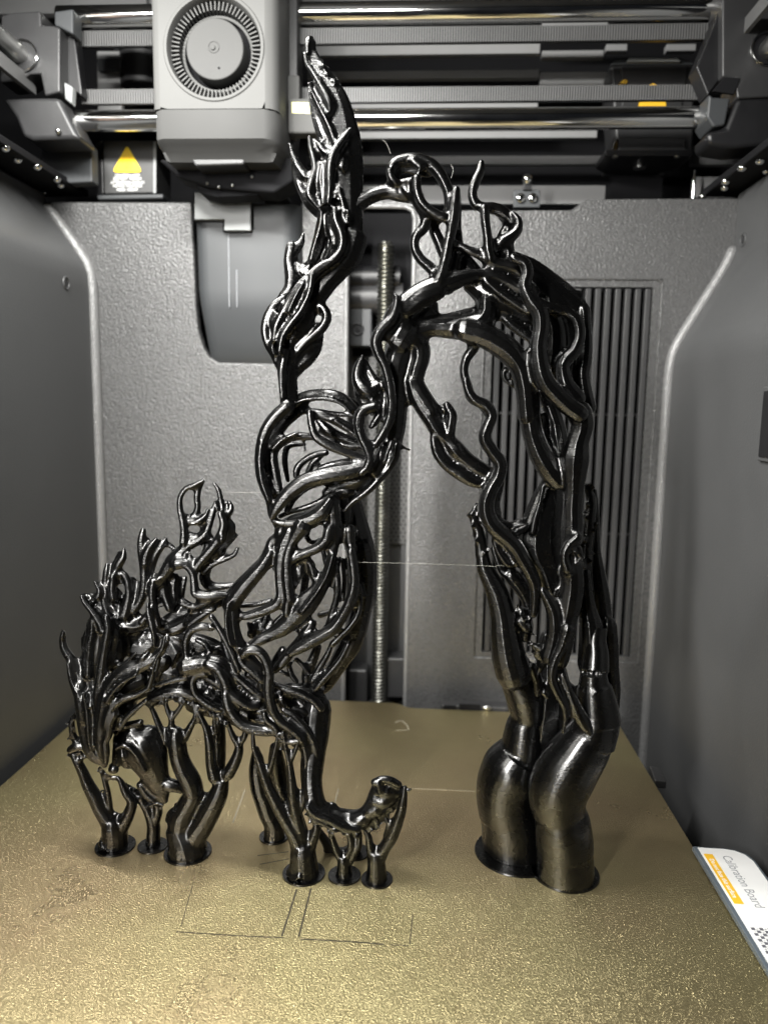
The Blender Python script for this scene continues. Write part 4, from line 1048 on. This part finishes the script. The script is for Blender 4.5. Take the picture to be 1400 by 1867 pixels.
# ---- mane, crest and branching horns
b = MB()
strokes(b, 'F', '''
97,1112,15 95,1170,20 110,1230,24 150,1290,27 180,1350,25 215,1410,27 242,1450,26 d-3
100,1110,10 90,1140,12 d-4 R.5
135,1325,11 150,1400,18 172,1470,22 212,1540,34 240,1620,44 252,1700,44 d-5
215,1345,12 205,1375,13 d-2
225,862,11 252,910,15 300,970,18 350,1045,20 372,1100,20 d-4
330,1060,62 325,1180,72 305,1300,74 290,1420,76 280,1560,70 f0.5 d-2
232,852,9 290,852,13 330,868,20 350,830,17 338,795,12 318,763,9 d-1
300,900,30 340,960,34 362,1040,44 352,1140,54 330,1250,54 320,1350,54 302,1450,54 290,1560,60 d0 f0.6
345,850,22 365,930,22 380,1000,26 d0
275,1065,8 250,1130,13 240,1190,15 250,1255,13 d1
230,1150,8 240,1200,12 250,1260,12 d1
300,1020,20 300,1100,20 282,1200,22 275,1300,22 270,1400,26 d-4
395,1002,20 407,1080,24 392,1180,26 375,1290,27 360,1400,30 345,1500,30 340,1620,30 d-8
435,1020,18 447,1080,21 467,1130,20 450,1220,18 430,1300,18 392,1370,20 365,1450,14 d-5
402,640,12 398,690,21 392,750,20 400,820,26 425,900,34 460,950,42 500,960,36 540,920,28 d1
440,718,15 435,800,20 442,870,24 d-2
455,750,11 472,738,10 480,770,9 d0
517,537,10 511,590,21 480,640,25 470,690,21 520,712,20 545,770,21 551,850,23 540,920,28 522,990,34 d0
490,560,14 460,640,18 455,690,16 d2
460,802,11 500,850,14 530,890,14 d2
382,768,8 395,810,10 d0
650,403,16 640,470,25 641,560,25 655,650,26 660,740,28 650,830,28 622,900,28 582,955,30 d1
740,463,9 702,510,19 672,570,22 660,640,22 d0
672,458,8 690,475,9 700,500,10 d2
575,740,15 600,770,18 625,800,16 d3
805,463,11 775,510,21 735,570,25 710,640,24 690,720,24 672,800,22 650,850,18 d2
805,490,14 850,520,14 872,548,12 d3
430,980,44 500,1030,50 570,1050,52 640,1040,46 700,1020,38 760,1065,40 850,1085,44 950,1040,38 1050,985,34 1130,920,30 1195,895,26 d3
750,770,26 800,700,36 850,620,42 900,570,40 960,510,32 1030,470,28 1082,430,26 d0
930,490,26 930,400,22 918,320,20 903,250,18 905,180,16 940,120,15 1000,92,13 1062,60,8 d-1
1064,65,9 1032,120,17 1020,180,19 1025,250,18 992,310,18 950,312,18 d1
930,330,20 1000,345,22 1050,330,20 1080,300,11 1096,262,7 d0
1058,340,17 1062,400,18 1082,440,20 d2
960,440,24 1000,450,24 1040,450,20 d0
1138,80,8 1170,130,14 1185,200,16 1200,260,20 1232,290,23 1257,245,16 1240,205,8 d0
1147,210,9 1132,280,17 1110,350,20 1090,420,22 1110,460,24 d1
1180,290,16 1202,360,22 1182,440,26 1140,510,27 1080,580,28 1022,650,28 992,700,26 d-3
1240,332,13 1262,380,23 1240,430,23 1202,480,20 1172,550,20 1140,600,18 d1
1190,465,12 1190,470,12 d-6
1292,438,10 1250,480,14 1202,530,16 d2
1300,530,10 1272,575,14 1200,608,16 1130,640,16 1072,690,20 d1
1110,470,24 1080,560,24 1040,640,24 d4
880,640,34 940,640,26 990,700,22 1002,780,24 1012,840,28 1080,855,30 1150,850,28 1222,850,20 d-4
970,582,14 1002,640,18 d-3
870,720,21 860,800,23 870,900,21 d4
940,730,12 920,820,16 910,920,14 d6
790,780,27 802,860,24 832,940,26 d2
720,748,17 710,820,21 715,900,21 735,980,22 752,1060,22 d-2
722,745,12 760,740,14 d-2
1092,660,26 1072,730,32 1112,790,30 1180,790,22 1290,780,16 d6
920,900,26 1002,930,20 1100,890,26 1200,850,18 d-3
980,960,24 1060,925,22 1150,885,18 d0
760,1055,22 850,990,22 960,960,22 1060,930,18 d5
960,1060,18 1040,1000,20 1140,940,18 d-1
680,913,9 690,980,18 710,1060,22 726,1130,18 726,1195,11 d-10
640,1040,24 670,1000,20 690,960,14 d-6
''', YS)
strokes(b, 'F', '''
812,1140,21 790,1210,24 742,1270,25 692,1310,34 622,1340,42 542,1372,50 472,1430,52 422,1500,52 382,1580,50 362,1670,44 d-9 f0.6
800,1140,8 780,1220,9 735,1300,9 715,1370,9 d-13
600,1400,9 510,1450,9 440,1520,9 400,1590,9 d-13
560,1100,76 560,1180,76 640,1220,70 700,1160,50 480,1200,56 d7 f0.55
480,1060,10 560,1075,12 640,1060,10 d-1
430,1340,12 520,1320,10 600,1250,8 d-2
460,1120,50 470,1240,50 450,1340,40 d3
600,1330,14 650,1280,20 680,1250,10 d-9
715,1395,17 690,1480,15 672,1500,14 600,1540,17 512,1565,22 440,1620,26 410,1700,28 398,1760,24 d-11
640,1440,60 560,1480,70 480,1560,60 720,1480,40 d9
800,1300,50 760,1400,50 d8
''', YS)
strokes(b, 'I', '''
202,255,34 222,360,38 232,460,42 250,560,43 290,660,52 340,725,44 365,772,16 d-4
225,300,9 245,400,9 255,500,10 262,600,10 275,660,8 d-9
280,300,20 300,400,23 306,500,23 300,600,24 288,665,16 d-6
345,230,26 335,350,26 325,450,25 320,540,22 300,640,16 d-7
380,330,40 358,450,38 345,550,36 350,650,34 368,745,20 d-9
430,430,24 402,490,25 390,570,22 372,620,18 376,690,18 372,765,12 d-11
640,345,13 562,408,15 502,468,16 462,530,16 d-8
250,300,40 270,450,50 280,600,44 320,700,40 d2
235,300,60 245,400,66 262,500,66 280,590,58 315,670,44 345,720,28 f0.5 d-3
170,435,7 150,490,15 155,560,17 175,600,13 d1 R.7
140,672,20 180,650,25 235,650,18 d0
520,400,50 470,440,40 d8
''', YS)
fused(b, 'mane_and_horns', SC, .40, 2)
# ---- head
b = MB()
strokes(b, 'I', '''
560,590,88 600,640,110 640,720,104 680,800,86 715,890,64 742,960,42 752,1000,24 f0.8 d0
650,590,74 700,680,64 740,800,34 f0.8 d1
480,600,52 490,680,54 520,740,50 f0.8 d0
432,640,12 445,720,26 440,765,24 410,780,16 d-4
440,655,12 490,643,14 540,668,14 590,740,12 625,810,8 d-7
600,900,24 640,960,26 690,1000,24 d-1
770,900,38 820,910,34 862,935,20 d-1
600,492,18 560,500,18 490,520,20 440,560,16 d-2
655,1040,7 700,1022,7 745,1035,7 d-6
''', YS, 16)
hd = fused(b, 'head', SC, .42, 4)
p = at_y(90+422/3.59, 1180+800/3.59, YS-8.5); MB().ball(p, 2.0, 20, 1.15, .8, .95).build('eye', M['silk'], hd, smooth=True)
# ---- bent leg and raised foot
b = MB()
strokes(b, 'J', '''
610,200,90,2 600,300,92,1 598,400,84,-1 590,500,74,-3 580,600,70,-5 575,700,64,-7 585,800,62,-9 612,880,60,-10 680,935,46,-10 760,960,46,-10 850,985,54,-10 920,985,58,-11 975,935,48,-11 1008,870,42,-11 1032,800,40,-11 1055,745,34,-11 1110,728,30,-11 1165,742,24,-11 1215,764,10,-11
1060,870,44,-9 1105,825,46,-9 1155,790,36,-9 1198,772,18,-9
1000,950,40,-9 1055,890,42,-9
1065,768,44,-12 1120,785,50,-12 1175,795,32,-12
1035,850,44,-12 1085,850,52,-12 1130,830,44,-12
990,930,44,-12 1040,905,48,-12
660,250,40,2 650,380,36,0 628,500,34,-3
550,900,22 600,950,25 700,990,25 800,1040,25 905,1062,18 d-15
510,440,22 530,540,22 535,650,22 530,760,20 545,860,20 d-6
460,300,40 500,400,40 540,300,50 d3
1020,725,22 1075,702,20 1140,712,22 1195,742,20 d-14
1050,730,12 1060,790,14 d-15
720,880,14 745,890,12 d-9
1240,770,16 1200,840,20 1140,900,20 1080,960,20 1010,1020,20 965,1085,18 d-11 R1.2
560,965,10 640,1010,14 740,1050,14 850,1075,14 d-11 R.8
''', YS, 14)
fused(b, 'bent_leg', SC, .42, 3)
# ---- tree-like supports
FAT = 1.04
def tree(label, view, Y, pd, txt, vox=.42):
    b = MB(); strokes(b, view, txt, Y, 14); o = fused(b, 'support_column', SC, vox, 2); o['label'] = label
    pb = MB(); p = pad(pb, *pd, Y); pb.build('brim', M['silk'], o, smooth=True); return o
tree('forked column below the mane at the far left', 'I', at_z(211, 1543)[1], (211, 1543, 36), '''
432,1350,84 430,1310,82 430,1230,80 422,1170,74
415,1180,66 388,1130,56 340,1060,48 300,980,44 256,900,38 222,820,32 182,740,27 150,690,18 135,680,9
470,1180,50 522,1090,38 542,1010,32 502,950,26 470,880,17 450,850,9
400,1100,22 390,980,18 372,900,17 350,830,13 330,790,9
440,1150,16 440,1090,12
160,690,16 200,690,14 230,720,12 R1
330,790,10 380,850,10 430,850,10 R1
''')
tree('short thin column under the snout', 'I', at_z(279, 1540)[1], (279, 1543, 27), '''
682,1350,50 682,1310,48 682,1240,42 682,1160,40 655,1080,34 612,1010,27 562,950,22 522,920,16
690,1140,34 712,1080,30 712,1030,26
520,910,12 580,970,14 640,1060,12 R1.3
650,1050,10 700,1040,14 740,1030,10 R1.2
''')
tree('stout forked column under the throat', 'I', at_z(343, 1556)[1], (343, 1554, 43), '''
912,1400,126 908,1340,124 890,1270,112 860,1210,92
860,1230,80 868,1120,78 905,1040,68 942,960,64 925,880,66 878,790,62 850,710,58 838,630,58 832,570,52
760,620,22 732,540,20 702,470,18 682,420,15 652,375,10
790,560,22 802,480,18 775,410,15 758,345,9
800,475,15 850,405,14 890,350,8
885,600,26 920,530,22 958,450,16 940,360,10
920,1290,80 950,1230,84 1012,1140,74 1062,1050,70 1108,960,60 1130,890,46
1085,850,44 1062,760,36 1052,640,32 1030,540,22 990,450,16 958,380,10
1172,830,40 1220,740,35 1242,650,27 1202,580,19 1170,500,13 
1240,640,20 1280,580,19 1290,500,17
1090,560,10 1082,440,12
1100,820,48,10 1108,700,46,12 1110,600,44,12 1108,480,40,12
840,1060,26 800,1090,26 780,1130,20 R1
640,380,8 760,340,8 880,335,8 R1
950,370,8 1090,440,8 1180,500,8 R1
''')
tree('dark rope-like column standing farther back', 'J', at_z(500, 1528)[1], (500, 1526, 27), '''
310,1170,74 312,1100,72 312,1020,72 275,940,70 245,850,70 212,760,66 192,650,58 190,560,46 182,490,24
260,960,24 230,880,24 215,900,20
''')
tree('stout forked column below the haunch', 'J', at_z(554, 1595)[1], (554, 1593, 39), '''
520,1440,108 520,1390,106 520,1300,96 515,1210,86
490,1190,60 460,1100,54 392,990,46 325,870,42 272,760,36 232,650,31 202,570,23 168,480,17 160,370,12
272,660,20 302,560,18 345,380,13
520,1180,50 500,1090,42 472,980,40 452,880,38 440,780,35 430,680,28 420,590,21 398,500,17 375,370,12
430,570,17 468,480,14 500,380,13
560,1190,44 592,1110,36 612,1040,27 592,990,16
500,920,22 522,840,20 530,760,13
520,1100,40,8 430,900,60,12 360,750,60,14 330,600,60,14 320,480,40,12
''')
tree('small forked column below the bent leg', 'J', at_z(627, 1598)[1], (628, 1597, 30), '''
806,1430,64 806,1380,56 806,1310,46 802,1270,42
785,1270,28 750,1200,24 722,1120,20 700,1050,13
820,1270,28 852,1190,24 850,1120,20 822,1060,12
845,1290,26 872,1240,24 910,1160,21 922,1090,13
690,1050,9 780,1060,10 920,1080,10 R1.4
''')
tree('forked column under the raised foot', 'J', at_z(688, 1605)[1], (687, 1604, 29), '''
1036,1460,76 1036,1400,72 1036,1330,64 1032,1250,58
1010,1250,40 990,1180,28 980,1110,22 952,1060,13
1060,1250,48 1092,1190,42 1142,1110,44 1182,1010,40 1212,920,34 1228,830,26 1237,760,14
1102,1110,20 1122,1020,17 1100,980,11
''')
b = MB()
tree('low dark column in the gap behind the small ones', 'J', at_z(648, 1556)[1], (648, 1555, 26), '''
860,1270,56 880,1210,44 900,1140,34 860,1060,24
700,1230,36 690,1170,34 640,1090,26 600,1020,18
700,1250,34 860,1250,34
''')
# ---- stray threads between the branches
for pts, d in (([(650, 1025), (740, 1027), (868, 1031), (905, 1033)], -4), ([(410, 897), (440, 898), (492, 897)], 2), ([(636, 214), (652, 207)], 0), ([(612, 157), (620, 156), (628, 163)], 0),
               ([(697, 255), (705, 262), (712, 280)], 0), ([(822, 300), (826, 310), (822, 325)], 0), ([(740, 815), (745, 825), (747, 818)], 0), ([(905, 1031), (960, 1033)], -2)):
    S = smooth_path([at_y(x, y, YS+d) for x, y in pts], .8)
    MB().tube(S, [.06]*len(S), 5).build('stray_thread', M['palethread'], SC)
